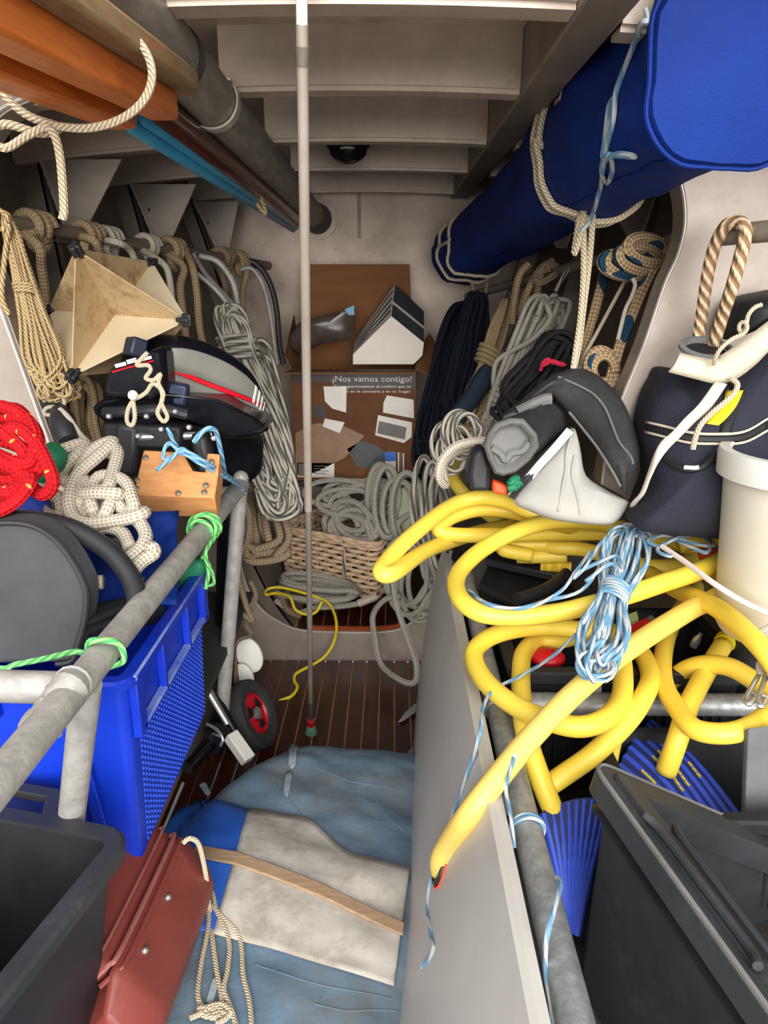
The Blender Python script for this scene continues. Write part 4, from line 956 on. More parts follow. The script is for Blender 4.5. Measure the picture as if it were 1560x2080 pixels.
def pad(nm, lb, cat, pts, th, mt, Yv, bev=.01, group=None):
    m = MB(); m.prism(PX(pts, Yv), V((0, th, -.01))); return m.build(nm, mt, label=lb, cat=cat, bev=bev, group=group)
# contents of the crate
seat = thing('seat_board', 'charcoal rounded foam seat board standing in the blue crate', 'board', W(80, 1330, .96))
S_ = smooth_path([V((x, y, 0)) for x, y in [(-60, 1075), (0, 1062), (60, 1066), (105, 1090), (140, 1130), (168, 1180), (176, 1215), (172, 1260), (158, 1310), (140, 1345), (60, 1348), (-60, 1352)]], 5)
fs_ = [W(p.x, p.y, 1.0 + (1200 - p.y) / 290 * .06) for p in S_]
m = MB(); m.prism(fs_, V((-.0, .055, -.0))); m.build('panel', SEATG, seat, bev=.008)
m = MB(); m.tube(fs_[:-8], .0045, 7, sub=1); m.build('edge_piping', BLKP, seat)
rope('black_hose', 'thick black hose arching over the seat board into the crate', 'hose', PX([(-40, 1054, 1.10), (60, 1056, 1.10), (140, 1072, 1.09), (210, 1110, 1.07), (250, 1150, 1.05), (272, 1190, 1.03), (282, 1240, 1.0)]), .0155, BLKP, n=14)
g = []
for i in range(16):
    row = []
    for j in range(16):
        x = 60 + 300 * i / 15; y = 1040 + 190 * j / 15; yy = 1.30 - .0009 * (y - 1040) + .018 * math.sin(i * 1.3 + j * .6) + .014 * noise.noise(V((i * .5, j * .5, 2))); row.append(W(x, y, yy))
    g.append(row)
m = MB(); m.sheet(g, .006); m.build('blue_tarp', BLUEBAG, label='crumpled blue tarpaulin stuffed in the crate under the white rope', cat='tarpaulin', sharp=0)
pad('grey_cup', 'dark grey rounded plastic pot among the white rope in the crate', 'pot', [(200, 1115), (222, 1085), (245, 1090), (256, 1120), (250, 1145), (205, 1140)], .05, BLKP, 1.16, .015)
rg = thing('black_tray', 'black plastic tray lying inside the blue crate behind the seat board', 'tray', W(230, 1260, 1.02))
m = MB(); m.prism(PX([(170, 1230, 1.06), (300, 1195, 1.16), (330, 1225, 1.16), (170, 1290, 1.02)]), V((0, .05, -.05))); m.build('tray', BLKP, rg, bev=.008)
m = MB(); m.tube(PX([(170, 1268, 1.0), (240, 1238, 1.06), (310, 1208, 1.12)]), .007, 8); m.build('rim', BLKP, rg)
pad('blue_net', 'blue ribbed net bundle under the red rope coil', 'net', [(-20, 1030), (40, 1000), (72, 1020), (90, 1065), (20, 1075), (-20, 1070)], .06, RIBBL, 1.18, .012)
pad('green_bag', 'dark green bag edge showing in the crate corner by the post', 'bag', [(345, 1170), (392, 1135), (415, 1140), (412, 1170), (352, 1205)], .05, GREENP, 1.34, .012)
# green cords on the rail
c = V((RX, WX(415, 1085, RX).y, RZ))
rope('green_twine', 'lime green cord wound and knotted round the pipe rail, tails hanging', 'cord', coil_pts(c, X, Z, .026, .026, 5, .005, 4, drift=(0, .05, 0)) + [WX(418, 1120, RX + .02), WX(424, 1160, RX + .02), WX(418, 1195, RX + .02)], .0042, R_GRN)
rope('green_twine', 'lime green cord tail loop hanging behind the wound knot on the rail', 'cord', PX([(395, 1085, 1.36), (390, 1130, 1.36), (400, 1165, 1.36), (412, 1130, 1.36), (430, 1160, 1.37), (434, 1185, 1.37), (420, 1190, 1.37)]), .0035, R_GRN)
c = V((RX, WX(215, 1345, RX).y, RZ))
rope('green_twine', 'lime and blue cord running from the crate front round the rail', 'cord', PX([(-30, 1352, .93), (10, 1358, .92), (30, 1350, .92), (90, 1338, .90), (150, 1324, .875), (175, 1326, .862)]) + [c + V((-.01, -.012, .023)), c + V((.018, .0, .014)), c + V((.022, .003, -.012)), c + V((0, .006, -.024))], .0042, R_GRN)
rope('green_twine', 'thin green cord stretched over the crate tarpaulin', 'cord', PX([(360, 1105, 1.40), (310, 1160, 1.22), (285, 1182, 1.16)]), .003, R_GRN)

# ================================================================ helpers for lying cloth and stuck-on trims
from mathutils.bvhtree import BVHTree
def stick(*mbs):
    """(px, py, lift) -> point on the nearest of these surfaces, lifted towards the camera"""
    tr_ = [BVHTree.FromPolygons([tuple(v) for v in m.v], m.f) for m in mbs]
    def hit(px, py, lift=.003):
        d = ray(px, py).normalized(); best = None
        for t in tr_:
            p, n_, i, dist = t.ray_cast(CAM, d)
            if p is not None and (best is None or dist < best[1]): best = (p, dist)
        return (best[0] - d * lift) if best else None
    return hit
def pillow(out, bulge, back, wr=.006, seed=0, nr=8, freq=14):
    """closed lump: outline of world points, bulged towards -y (bulge) and backed"""
    P = [V(p) for p in out]; n = len(P); c = sum(P, V()) / n; rings_ = []
    for i in range(nr):
        s = 1 - i / nr * .97; q = 1 - s * s; r = []
        for p in P:
            v = c + (p - c) * s; v = v + bulge * (q ** .6)
            w = noise.noise(v * freq + V((seed, 0, 0))) * wr + abs(noise.noise(v * freq * .45 + V((seed, 5, 0)))) * wr * 1.6
            r.append(v + bulge.normalized() * w * min(1, q * 4 + .1))
        rings_.append(r)
    m = MB(); R = rings_[::-1] + [[p + back for p in P], [c + (p + back - c) * .5 for p in P]]
    return m.rings(R)
def PXs(pts, Y, off=(0, 0), s=1, sub=4):
    return smooth_path(PX(pts, Y, off, s), sub, True)

# ================================================================ FORWARD END
# cardboard carton
cb = thing('cardboard_carton', 'open printed brown cardboard carton standing against the bulkhead', 'box', (-.14, 2.86, .732))
YF, YB = 2.75, 3.04
TL, TR_, BR_, BL_ = W(592, 752, YF), W(845, 748, YF), W(841, 977, YF), W(600, 976, YF)
xl, xr, zt, zb = (TL.x + BL_.x) / 2, (TR_.x + BR_.x) / 2, (TL.z + TR_.z) / 2, .733
wallt = .005
for nm, a, d in (('front_panel', ((xl + xr) / 2, YF, (zt + zb) / 2), (xr - xl, wallt, zt - zb)), ('back_panel', ((xl + xr) / 2, YB, (zt + zb) / 2), (xr - xl, wallt, zt - zb)),
                 ('side_panel', (xl, (YF + YB) / 2, (zt + zb) / 2), (wallt, YB - YF - wallt * 1.1, zt - zb)), ('side_panel', (xr, (YF + YB) / 2, (zt + zb) / 2), (wallt, YB - YF - wallt * 1.1, zt - zb)),
                 ('bottom_panel', ((xl + xr) / 2, (YF + YB) / 2, zb + .004), (xr - xl, YB - YF, wallt))):
    m = MB(); m.box(a, d); m.build(nm, CARD_IN if nm == 'front_panel' else CARD, cb)
def flap(q, nm='flap', mt=CARD):
    q = [V(p) for p in q]; nr_ = (q[1] - q[0]).cross(q[3] - q[0]).normalized() * .004; m = MB(); m.prism(q, nr_); return m.build(nm, mt, cb)
flap([V((xl, YF, zt)), V((xr, YF, zt)), W(845, 757, YF - .13), W(576, 757, YF - .13)])
flap([V((xl + .005, YB, zt)), V((xr, YB, zt)), W(832, 537, YB + .02), W(612, 537, YB + .02)])
flap([V((xr, YF + .01, zt)), V((xr, YB, zt)), W(872, 676, 3.0), W(944, 786, 2.72)])
flap([V((xl, YF + .01, zt)), W(580, 722, YF - .01), W(598, 640, YB), V((xl, YB, zt))])
def onf(x, y, l=.0006): p = W(x, y, YF - wallt / 2 - l); return p
def pr(pts, nm, mt, l=.0006):
    m = MB(); m.prism([onf(x, y, l) for x, y in pts], V((0, .0005, 0))); return m.build(nm, mt, cb)
pr([(596, 757), (844, 753), (843, 790), (676, 792), (672, 775), (597, 778)], 'print_band', PRNT_DK)
pr([(600, 880), (640, 860), (690, 862), (740, 885), (700, 930), (640, 960), (601, 965)], 'printed_table', PRNT_TAN, .001)
pr([(640, 823), (655, 823), (664, 838), (655, 852), (640, 850), (634, 838)], 'printed_lamp', PRNT_DK, .001)
pr([(657, 785), (704, 785), (703, 838), (675, 830), (660, 815)], 'printed_window', PRNT_W, .0008)
pr([(660, 850), (700, 858), (690, 880), (655, 866)], 'printed_cup', PRNT_W, .0016)
pr([(705, 912), (735, 895), (765, 905), (790, 925), (770, 950), (725, 948)], 'printed_cushion', PRNT_SL, .001)
for q, mt, l in (([(786, 803), (840, 812), (841, 850), (778, 838), (779, 818)], PRNT_W, .001), ([(768, 843), (837, 858), (836, 888), (820, 900), (762, 884)], PRNT_W, .0013), ([(770, 855), (826, 868), (822, 893), (766, 880)], PRNT_GR, .0019)):
    pr(q, 'printed_appliance', mt, l)
pr([(782, 918), (804, 918), (804, 956), (782, 956)], 'print_label', PRNT_W, .001)
pr([(782, 918), (804, 918), (804, 937), (782, 937)], 'print_label', PRNT_BL, .0016)
for i in range(3): pr([(808 + i * 5, 919 + i), (811 + i * 5, 919 + i), (811 + i * 5, 958 + i * 3), (808 + i * 5, 958 + i * 3)], 'print_bar', PRNT_W if i != 1 else PRNT_GR, .001)
pr([(604, 940), (679, 941), (679, 970), (604, 969)], 'print_label', PRNT_W, .001)
pr([(606, 942), (622, 942), (622, 967), (606, 967)], 'print_symbol', PRNT_GR, .0016)
for i in range(4): pr([(637, 946 + i * 5), (668 - 6 * (i % 2), 946 + i * 5), (668 - 6 * (i % 2), 947.5 + i * 5), (637, 947.5 + i * 5)], 'print_bar', PRNT_GR, .0016)
pr([(760, 962), (830, 962), (838, 976), (752, 976)], 'printed_dark_band', PRNT_DK, .001)  # dark band low on the front panel
def lettering(txt, px0, py0, px1, hpx, nm, mt):
    cu = bpy.data.curves.new('t', 'FONT'); cu.body = txt; cu.extrude = .004; cu.resolution_u = 2
    ob_ = bpy.data.objects.new('t', cu); COL.objects.link(ob_); bpy.context.view_layer.update()
    me = bpy.data.meshes.new_from_object(ob_.evaluated_get(bpy.context.evaluated_depsgraph_get()))
    xs = [v.co.x for v in me.vertices]; ys = [v.co.y for v in me.vertices]
    a, b = onf(px0, py0, .0006), onf(px1, py0, .0006); k = (b.x - a.x) / (max(xs) - min(xs)); h = (a - onf(px0, py0 - hpx)).length * 1.0; ky = h / (max(ys) - min(ys))
    m = MB(); m.add([V((a.x + (v.co.x - min(xs)) * k, a.y - v.co.z * .1, a.z + (v.co.y - min(ys)) * ky)) for v in me.vertices], [tuple(p.vertices) for p in me.polygons], smooth=False)
    m.build(nm, mt, cb, sharp=0)
    bpy.data.objects.remove(ob_); bpy.data.meshes.remove(me); bpy.data.curves.remove(cu)
lettering('\u00a1Nos vamos contigo!', 676, 779, 836, 16, 'lettering', PRNT_W)
lettering('Te proporcionamos el confort que te', 678, 789, 834, 7, 'lettering', PRNT_W)
lettering('mereces en la caravana y en tu hogar', 672, 799, 834, 7, 'lettering', PRNT_W)
# things in the carton
ib = thing('white_ended_box', 'black and white printed box with a blank white end tilted in the carton', 'box', W(790, 718, 2.86))
f0 = [(717, 720), (795, 642), (861, 696), (858, 722), (840, 740), (717, 740)]
m = MB(); m.prism(PX(f0, 2.80), V((0, .001, 0))); m.build('end_panel', mat('blank_card', (226, 214, 200), (234, 224, 212), rough=.7), ib)
top_ = [(795, 642, 2.801), (861, 696, 2.801), (861, 632, 2.96), (803, 577, 2.96)]
m = MB(); m.prism(PX(top_), V((0, .002, -.006))); m.build('printed_side', PRNT_SL, ib)
m = MB(); m.prism(PX([(797, 617, 2.86), (862, 669, 2.86), (862, 664, 2.875), (797, 611, 2.875)]), V((0, -.002, .001))); m.build('white_stripe', PRNT_W, ib)
l_ = [(717, 720, 2.801), (795, 642, 2.801), (803, 577, 2.96), (722, 690, 2.96)]
m = MB(); m.prism(PX(l_), V((.006, .002, -.004))); m.build('printed_side', PRNT_W, ib)
for t in (.15, .33, .55, .78):
    q = [V(W(*l_[0])).lerp(W(*l_[1]), a).lerp(V(W(*l_[3])).lerp(W(*l_[2]), a), t + b) for a, b in ((.04, 0), (.96, .02), (.96, .10), (.04, .06))]
    m = MB(); m.prism([p + V((-.0012, -.0008, .001)) for p in q], V((.0008, 0, 0))); m.build('printed_stripe', PRNT_SL, ib)
bag_ = thing('plastic_pouch', 'crumpled dark plastic pouch with a turquoise corner lying in the carton', 'pouch', W(660, 715, 2.86))
pm = pillow(PXs([(588, 700), (602, 660), (640, 645), (690, 634), (717, 622), (720, 660), (712, 688), (650, 700), (615, 716)], 2.84), V((0, -.03, .01)), V((0, .05, 0)), .004, 3)
pm.build('pouch', mat('smoky_plastic', (62, 52, 48), (92, 78, 70), rough=.25, scale=14), bag_)
m = MB(); m.prism(PX([(700, 628), (719, 620), (720, 640), (708, 640)], 2.815), V((0, .004, 0))); m.build('corner', TEAL, bag_)

# wicker basket with old rope
A_, B_ = V((-.412, 2.70, 0)), V((-.062, 2.50, 0)); u_ = (B_ - A_).normalized(); v_ = V((-u_.y, u_.x, 0)); LB = (B_ - A_).length; DB = .24
bk_ = thing('wicker_basket', 'rectangular pale wicker basket stuffed with old grey rope', 'basket', (A_ + B_) / 2 + V((0, .1, .34)))
WICK = mat('wicker', (186, 156, 124), (214, 186, 154), rough=.8, scale=30, dirt=(140, 108, 80), dscale=20)
def bloop(z, grow, ph, amp, N=120):
    per = [(0, 0), (LB, 0), (LB, DB), (0, DB)]; out = []
    tot = 2 * (LB + DB)
    for i in range(N):
        s = tot * i / N
        if s < LB: p, nn = A_ + u_ * s, -v_
        elif s < LB + DB: p, nn = A_ + u_ * LB + v_ * (s - LB), u_
        elif s < 2 * LB + DB: p, nn = A_ + u_ * (2 * LB + DB - s) + v_ * DB, v_
        else: p, nn = A_ + v_ * (tot - s), -u_
        out.append(p + nn * (grow + amp * math.sin(s / .034 * PI + ph)) + V((0, 0, z)))
    return out
NR = 11
for i in range(NR):
    m = MB(); m.tube(bloop(.352 + .192 * i / (NR - 1), .012 * i / NR, PI * (i % 2), .006), .0083, 6, closed=True, raw=True); m.build('weave_strand', WICK, bk_, sharp=0)
m = MB()
for i in range(34):
    q = bloop(0, 0, 0, 0, 34)[i]; c = A_ + u_ * LB / 2 + v_ * DB / 2; d = (q - c).normalized() * .004
    cylinder(m, q + V((0, 0, .345)), q + d + V((0, 0, .555)), .0035, 5)
m.build('stakes', WICK, bk_, kind='stuff')
for dz in (.556, .566):
    m = MB(); m.tube(bloop(dz, .013, dz * 900, .004), .009, 6, closed=True, raw=True); m.build('rim_strand', WICK, bk_, sharp=0)
m = MB(); c = A_ + u_ * LB / 2 + v_ * DB / 2; m.box(c + V((0, 0, .347)), (LB - .01, DB - .01, .008), Matrix((u_, v_, Z)).transposed()); m.build('base', WICK, bk_)
m = MB(); m.tube(PX([(698, 1088, 2.555), (700, 1110, 2.545), (700, 1150, 2.545), (700, 1190, 2.55), (704, 1212, 2.56)]), .007, 8); m.build('strap', R_GREYB, bk_)
rope('rope_coil', 'dusty grey rope coil heaped in the wicker basket', 'rope', coil_pts(W(712, 1062, 2.6), u_, V((0, .35, .9)).normalized(), .085, .055, 9, .03, 4, drift=V((.05, -.02, -.03))), .0115, R_GREY, group='grey ropes piled forward')
rope('rope_coil', 'old grey-brown rope loops heaped behind the basket under the carton', 'rope', coil_pts(W(735, 1010, 2.66), X, V((0, .3, .95)).normalized(), .12, .055, 8, .035, 14, drift=V((.14, 0, .0))), .010, R_GREY, group='grey ropes piled forward')
rope('rope_coil', 'grey rope loops hanging over the basket edge beside the yellow hose tip', 'rope', coil_pts(W(800, 1035, 2.55), V((.9, -.3, 0)).normalized(), V((0, .15, 1)).normalized(), .055, .13, 7, .03, 24, drift=V((.10, -.10, -.02))), .011, R_GREY, group='grey ropes piled forward')
rope('rope_coil', 'dark-edged grey rope coil low on the sole behind the trunk end', 'rope', coil_pts(W(838, 1180, 2.35), V((.9, -.2, .1)).normalized(), V((0, .3, 1)).normalized(), .07, .11, 7, .03, 34, drift=V((.06, -.06, -.05))), .010, R_GREY, group='grey ropes piled forward')
rope('rope_coil', 'grey rope coil below the basket on the forward sole', 'rope', coil_pts(W(650, 1190, 2.5), V((1, -.2, 0)).normalized(), V((0, 1, .1)).normalized(), .15, .06, 5, .03, 44), .010, R_GREY, group='grey ropes piled forward')
rope('rope', 'single grey rope loop hanging over the web frame down to the teak sole', 'rope', PX([(797, 1172, 2.2), (806, 1230, 2.14), (828, 1295, 2.08), (846, 1350, 2.04), (842, 1385, 2.02), (815, 1382, 2.04), (775, 1350, 2.12), (762, 1295, 2.18), (758, 1250, 2.24), (782, 1218, 2.3), (815, 1210, 2.3)]), .010, R_GREY)
rope('rope', 'grey rope with a pale taped end lying on the forward sole', 'rope', PX([(560, 1220, 2.46), (600, 1245, 2.42), (640, 1235, 2.42), (690, 1232, 2.42), (730, 1226, 2.42)]), .0105, R_GREY)
rope('taped_rope_end', 'pale grey frayed taped rope end below the basket', 'rope', PX([(728, 1226, 2.41), (748, 1218, 2.41), (764, 1212, 2.42)]), .014, R_WHT)
rope('rope', 'brown rope end curling on the forward sole beside the hull', 'rope', PX([(548, 1200, 2.5), (572, 1215, 2.46), (584, 1240, 2.42), (612, 1252, 2.4)]), .010, R_BROWN)
pil_ = thing('canvas_bag', 'pale greenish canvas bag squashed behind the grey ropes', 'bag', W(830, 1120, 2.5))
pillow(PXs([(808, 1000), (850, 985), (872, 1010), (868, 1060), (840, 1110), (812, 1120), (800, 1060)], 2.58), V((0, -.04, .0)), V((0, .06, 0)), .006, 9).build('canvas', mat('greenish_canvas', (150, 152, 128), (172, 172, 148), rough=.9), pil_)
# yellow rope on the sole
yz = [(540, 1208, 2.43), (545, 1196, 2.46), (575, 1194, 2.46), (635, 1210, 2.42), (668, 1226, 2.38), (683, 1262, 2.30), (679, 1302, 2.24), (660, 1333, 2.21), (635, 1350, 2.19), (602, 1368, 2.15), (598, 1383, 2.12), (604, 1396, 2.09), (592, 1414, 2.055), (568, 1424, 2.04), (550, 1441, 2.01), (534, 1441, 2.01)]
rope('yellow_line', 'thin bright yellow line trailing over the web frame onto the teak sole', 'line', PX([(654, 1222, 2.37), (642, 1243, 2.36), (622, 1248, 2.36), (600, 1238, 2.37), (588, 1212, 2.41), (560, 1205, 2.45)]) + PX(yz), .0052, YELR)
rope('yellow_line', 'short yellow line end standing behind the trolley wheel', 'line', PX([(518, 1386, 2.02), (518, 1402, 2.0), (518, 1425, 1.97)]), .005, YELR)
for lb, q in (('flat grey strap piece on the teak sole against the trunk, upper of two', [(808, 1470), (822, 1450), (848, 1428), (852, 1442), (822, 1464)]), ('flat grey strap piece at the bundle edge against the trunk, lower of two', [(818, 1542), (834, 1524), (852, 1512), (852, 1548), (836, 1556)])):
    m = MB(); m.prism(PZ(q, .212), V((0, 0, .006))); m.build('flat_strap', mat('grey_strap_' + lb[-12:-8], (140, 142, 142), (160, 162, 160), rough=.6), label=lb, cat='strap', bev=.002)

# ================================================================ RIGHT SIDE ROPES
sa, sb = W(1420, 470, 1.56), W(950, 602, 3.0)
rl2 = thing('rope_rail', 'dark pipe along the hull frames under the blue sail bag, hung with rope hanks', 'rail', sa)
m = MB(); cylinder(m, sa, sb, .015, 14); m.build('pipe', A_HULL, rl2)
for q in (.12, .4, .72): p = sa.lerp(sb, q); m = MB(); cylinder(m, p, p + V((.15, .03, 0)), .009, 8); m.build('standoff', A_HULL, rl2)
hank('rope_hank', 'tan rope hank with a tight wrap hanging forward of the grey one', W(1030, 612, 2.40), W(950, 860, 2.25), .050, .03, 10, .0078, R_TAN, 51, wrap=.46, turns=4, top_spread=.55)
hank('rope_hank', 'pale grey-beige rope hank with fanned top loops behind the black hank', W(1128, 606, 2.06), W(985, 895, 1.98), .062, .035, 16, .0072, R_GREY, 52, wrap=.70, turns=4, top_spread=1.15, bottom_spread=.6)
rope('rope', 'grey rope turn tying the fanned top of the pale hank', 'rope', PX([(1092, 640, 2.0), (1100, 618, 2.0), (1104, 606, 2.02), (1112, 625, 1.98), (1116, 650, 1.98), (1080, 690, 1.98), (1015, 728, 2.02), (1003, 760, 2.02), (1004, 800, 2.0)]), .007, R_GREY)
hank('rope_hank', 'black rope hank tied with a red cord above the black sleeve', W(1150, 690, 1.80), W(1035, 850, 1.74), .060, .04, 16, .0065, R_BLK, 53)
rope('red_twine', 'pink-red cord knotted round the black rope hank', 'cord', PX([(1098, 752, 1.72), (1104, 736, 1.71), (1114, 730, 1.705), (1122, 736, 1.7), (1148, 742, 1.71), (1120, 733, 1.70), (1112, 738, 1.7), (1100, 744, 1.71)]), .0045, mat('red_yarn', (200, 34, 62), (170, 24, 50), rough=.9))
rope('rope', 'tan thick rope hanging from the pipe beside the white bag lashing', 'rope', PX([(1075, 535, 2.3), (1055, 560, 2.3), (1045, 610, 2.3), (1040, 660, 2.28)]), .011, R_TAN, 'tan ropes under the sail bag')
rope('rope', 'tan thick rope looped over the pipe near the bulkhead end of the bag', 'rope', PX([(1125, 530, 2.25), (1100, 545, 2.25), (1078, 580, 2.25), (1062, 620, 2.25), (1060, 650, 2.26)]), .011, R_TAN, 'tan ropes under the sail bag')
rope('rope', 'brown knotted rope on the pipe under the middle of the bag', 'rope', PX([(1118, 545, 2.2), (1090, 555, 2.2), (1095, 575, 2.18), (1125, 560, 2.18), (1135, 545, 2.2), (1105, 540, 2.2), (1090, 600, 2.2)]), .010, R_BROWN)
rope('rope', 'thin pale line slanting down among the hanks to the black sleeve', 'rope', PX([(1275, 560, 1.74), (1240, 625, 1.74), (1205, 690, 1.72), (1186, 724, 1.70), (1178, 748, 1.66)]), .0045, R_CREAM)
rope('flecked_rope', 'tan rope with blue flecks hanging down to the black sleeve, forward one', 'rope', PX([(1230, 548, 1.82), (1216, 600, 1.80), (1200, 660, 1.78), (1184, 715, 1.74), (1172, 760, 1.70)]), .0125, R_FLK, 'blue flecked ropes by the ring frame')
rope('flecked_rope', 'tan rope with blue flecks hanging along the ring frame edge', 'rope', PX([(1330, 540, 1.66), (1305, 590, 1.65), (1282, 645, 1.64), (1260, 700, 1.63), (1246, 750, 1.62), (1236, 790, 1.60)]), .0125, R_FLK, 'blue flecked ropes by the ring frame')
rope('flecked_rope', 'tan blue-flecked rope coiled in turns round the pipe end at the ring frame', 'rope', coil_pts(W(1290, 528, 1.66), V((.9, .35, -.1)).normalized(), Z, .062, .026, 5, .014, 61, drift=V((.05, -.03, .03))), .0115, R_FLK, 'blue flecked ropes by the ring frame')
rope('flecked_rope', 'blue-flecked tan rope knot low beside the ring frame above the sleeve', 'rope', coil_pts(W(1228, 745, 1.62), X, V((0, .2, 1)).normalized(), .028, .036, 4, .012, 62, drift=V((.03, 0, .01))), .0105, R_FLK, 'blue flecked ropes by the ring frame')
rope('cord', 'dark grey thin line hanging between the hanks with a white tip', 'cord', PX([(1155, 545, 2.1), (1140, 570, 2.1), (1128, 592, 2.1)]), .006, R_GREYB)
rope('frayed_line', 'pale thin rope end hanging on the ring frame side', 'rope', PX([(1285, 565, 1.62), (1290, 580, 1.62), (1282, 605, 1.62), (1270, 630, 1.61), (1255, 690, 1.6)]), .0045, R_WHT)
# dark hanks beside the carton
hank('cable_hank', 'black cable hank hanging between the carton flap and the bulkhead corner', W(950, 625, 2.72), W(880, 950, 2.55), .085, .05, 16, .0075, R_NVY, 71)
hank('cable_hank', 'navy rope hank hanging nearer than the black cable, under the sail bag tip', W(972, 600, 2.6), W(925, 860, 2.45), .055, .04, 12, .008, R_NVY, 72)
pillow(PXs([(968, 762), (990, 742), (1000, 775), (962, 832), (922, 886), (912, 850), (945, 800)], 2.22), V((0, -.012, 0)), V((0, .04, 0)), .005, 6).build('dark_cloth', TEALCL, label='dark teal cloth wedged behind the tan rope hank', cat='cloth')
rope('cord', 'pale cord with a yellow tag hanging from the sail bag tip', 'cord', PX([(958, 572, 2.75), (965, 600, 2.75), (980, 640, 2.72), (985, 600, 2.72), (990, 575, 2.74)]), .006, R_TAN)
m = MB(); m.box(W(978, 622, 2.70), (.012, .008, .045)); m.build('tag', YELR, label='small yellow tag on the cord under the sail bag tip', cat='tag', bev=.002)
# lashings round the sail bag
def girth(k0, k1, lift, n_=26, a0=0, a1=2 * PI):
    """loop round the bag between ring k0 and k1"""
    P = []
    for i in range(n_ + 1):
        t = i / n_; a = a0 + (a1 - a0) * t; k = k0 + (k1 - k0) * t; ki = min(len(rings_bag) - 1, max(0, int(k))); r = rings_bag[ki]; c = C_bag[ki]
        j = int(round((a - .35) / (2 * PI) * len(r))) % len(r); P.append(r[j] + (r[j] - c).normalized() * lift)
    return P
rings_bag, C_bag = BAG_RINGS, BAG_C
rope('lashing_rope', 'cream rope lashed twice round the sail bag with doubled tails hanging to the sleeve', 'rope', girth(25, 25.9, .007) + girth(26, 26.9, .008) + PX([(1186, 402, 1.64), (1178, 440, 1.62), (1170, 490, 1.62), (1167, 515, 1.62), (1178, 480, 1.61), (1190, 410, 1.62), (1204, 420, 1.62), (1198, 520, 1.62), (1186, 620, 1.61), (1176, 700, 1.60), (1165, 748, 1.56), (1180, 640, 1.60), (1186, 540, 1.61), (1184, 440, 1.62)]), .0068, R_CREAM)
rope('lashing_rope', 'pale cord looped round the far tip of the sail bag', 'rope', girth(2, 2.9, .006) + girth(4, 4.9, .006), .0058, R_CREAM)
hbg = stick(BAGMB)
def onbag(x, y, l): return hbg(x, y, l) or W(x, y, 1.45)
rope('hanging_line', 'light blue cord hanging the sail bag from a drilled deck beam', 'line', PX([(1312, 20, 1.10), (1317, 42, 1.09), (1303, 48, 1.10), (1288, 90, 1.16)]) + [onbag(x, y, .012) for x, y in [(1262, 155), (1250, 195), (1246, 240), (1232, 300), (1222, 345), (1232, 372), (1243, 350), (1240, 315), (1226, 312), (1240, 250), (1248, 205), (1238, 215), (1228, 290), (1226, 320), (1252, 316), (1290, 318), (1258, 312), (1228, 330), (1220, 380)]] + PX([(1200, 445, 1.52), (1180, 470, 1.53)]), .0042, R_BW)
# twisted manila loop on the pipe in front of the ring plate
pr_ = thing('grab_pipe', 'short grey pipe on the ring frame plate carrying a twisted manila loop', 'pipe', W(1475, 478, 1.36))
m = MB(); cylinder(m, W(1470, 478, 1.38), W(1640, 462, 1.25), .0175, 16); m.build('pipe', A_HULL, pr_); m = MB(); m.ball(W(1470, 478, 1.38), .0175, 12); m.build('pipe_end', A_HULL, pr_)
rope('manila_loop', 'thick twisted manila rope loop hanging over the short pipe to the navy bag', 'rope', PX([(1414, 714, 1.40), (1424, 650, 1.40), (1437, 560, 1.38), (1452, 500, 1.37), (1476, 458, 1.345), (1502, 452, 1.33), (1514, 470, 1.315), (1507, 510, 1.315), (1488, 580, 1.33), (1468, 640, 1.36), (1450, 700, 1.38), (1446, 718, 1.39)]), .0112, R_LAID, n=10)

# ================================================================ RIGHT SIDE GEAR
# black sleeve and grey sailcloth
Z4 = lambda L: [(880 + p[0] / 3.545, 740 + p[1] / 3.545) + tuple(p[2:]) for p in L]
def band(outer, inner, mt, th, nm, parent, nsub=6, bow=.025):
    O_, I_ = smooth_path(PX(outer), nsub), smooth_path(PX(inner), nsub); R = []
    for a, b in zip(O_, I_):
        t = (b - a); d = ((a + b) / 2 - CAM).normalized()
        R.append([a - d * .006, a.lerp(b, .12) - d * (bow * .6), a.lerp(b, .35) - d * bow, a.lerp(b, .5) - d * (bow * .82), a.lerp(b, .68) - d * (bow * 1.05), a.lerp(b, .9) - d * (bow * .6), b - d * .006, b + d * th, a.lerp(b, .5) + d * th * 1.4, a + d * th])
    m = MB(); m.rings(R); return m.build(nm, mt, parent, sharp=60), m
sl = thing('black_sleeve', 'long black rubberised sleeve arched over with a grey lined open end', 'sleeve', W(1200, 1010, 1.45))
o_, mo = band(Z4([(480, 380, 1.52), (640, 250, 1.54), (780, 130, 1.56), (900, 60, 1.56), (1040, 30, 1.55), (1180, 75, 1.52), (1340, 230, 1.47), (1440, 440, 1.42), (1485, 650, 1.38), (1440, 830, 1.36), (1400, 935, 1.36)]),
              Z4([(560, 400, 1.50), (690, 330, 1.52), (770, 270, 1.53), (830, 225, 1.53), (870, 235, 1.52), (960, 330, 1.50), (1080, 470, 1.46), (1180, 600, 1.42), (1270, 760, 1.38), (1330, 870, 1.36), (1370, 935, 1.36)]), FABD, .03, 'body', sl)
hs = stick(mo)
def seamline(pts, r, mt, par, hit, nm='seam', lift=.002):
    P = [hit(x, y, lift) for x, y in pts]; P = [p for p in P if p]
    if len(P) > 2: m = MB(); m.tube(P, r, 6, sub=4); m.build(nm, mt, par)
seamline([p[:2] for p in Z4([(900, 90), (1040, 150), (1160, 220), (1240, 320), (1290, 440), (1340, 560), (1420, 660), (1440, 720)])], .0025, FABM, sl, hs)
seamline([p[:2] for p in Z4([(880, 250), (980, 345), (1090, 480), (1190, 610), (1290, 770), (1350, 880)])], .0028, FABM, sl, hs)
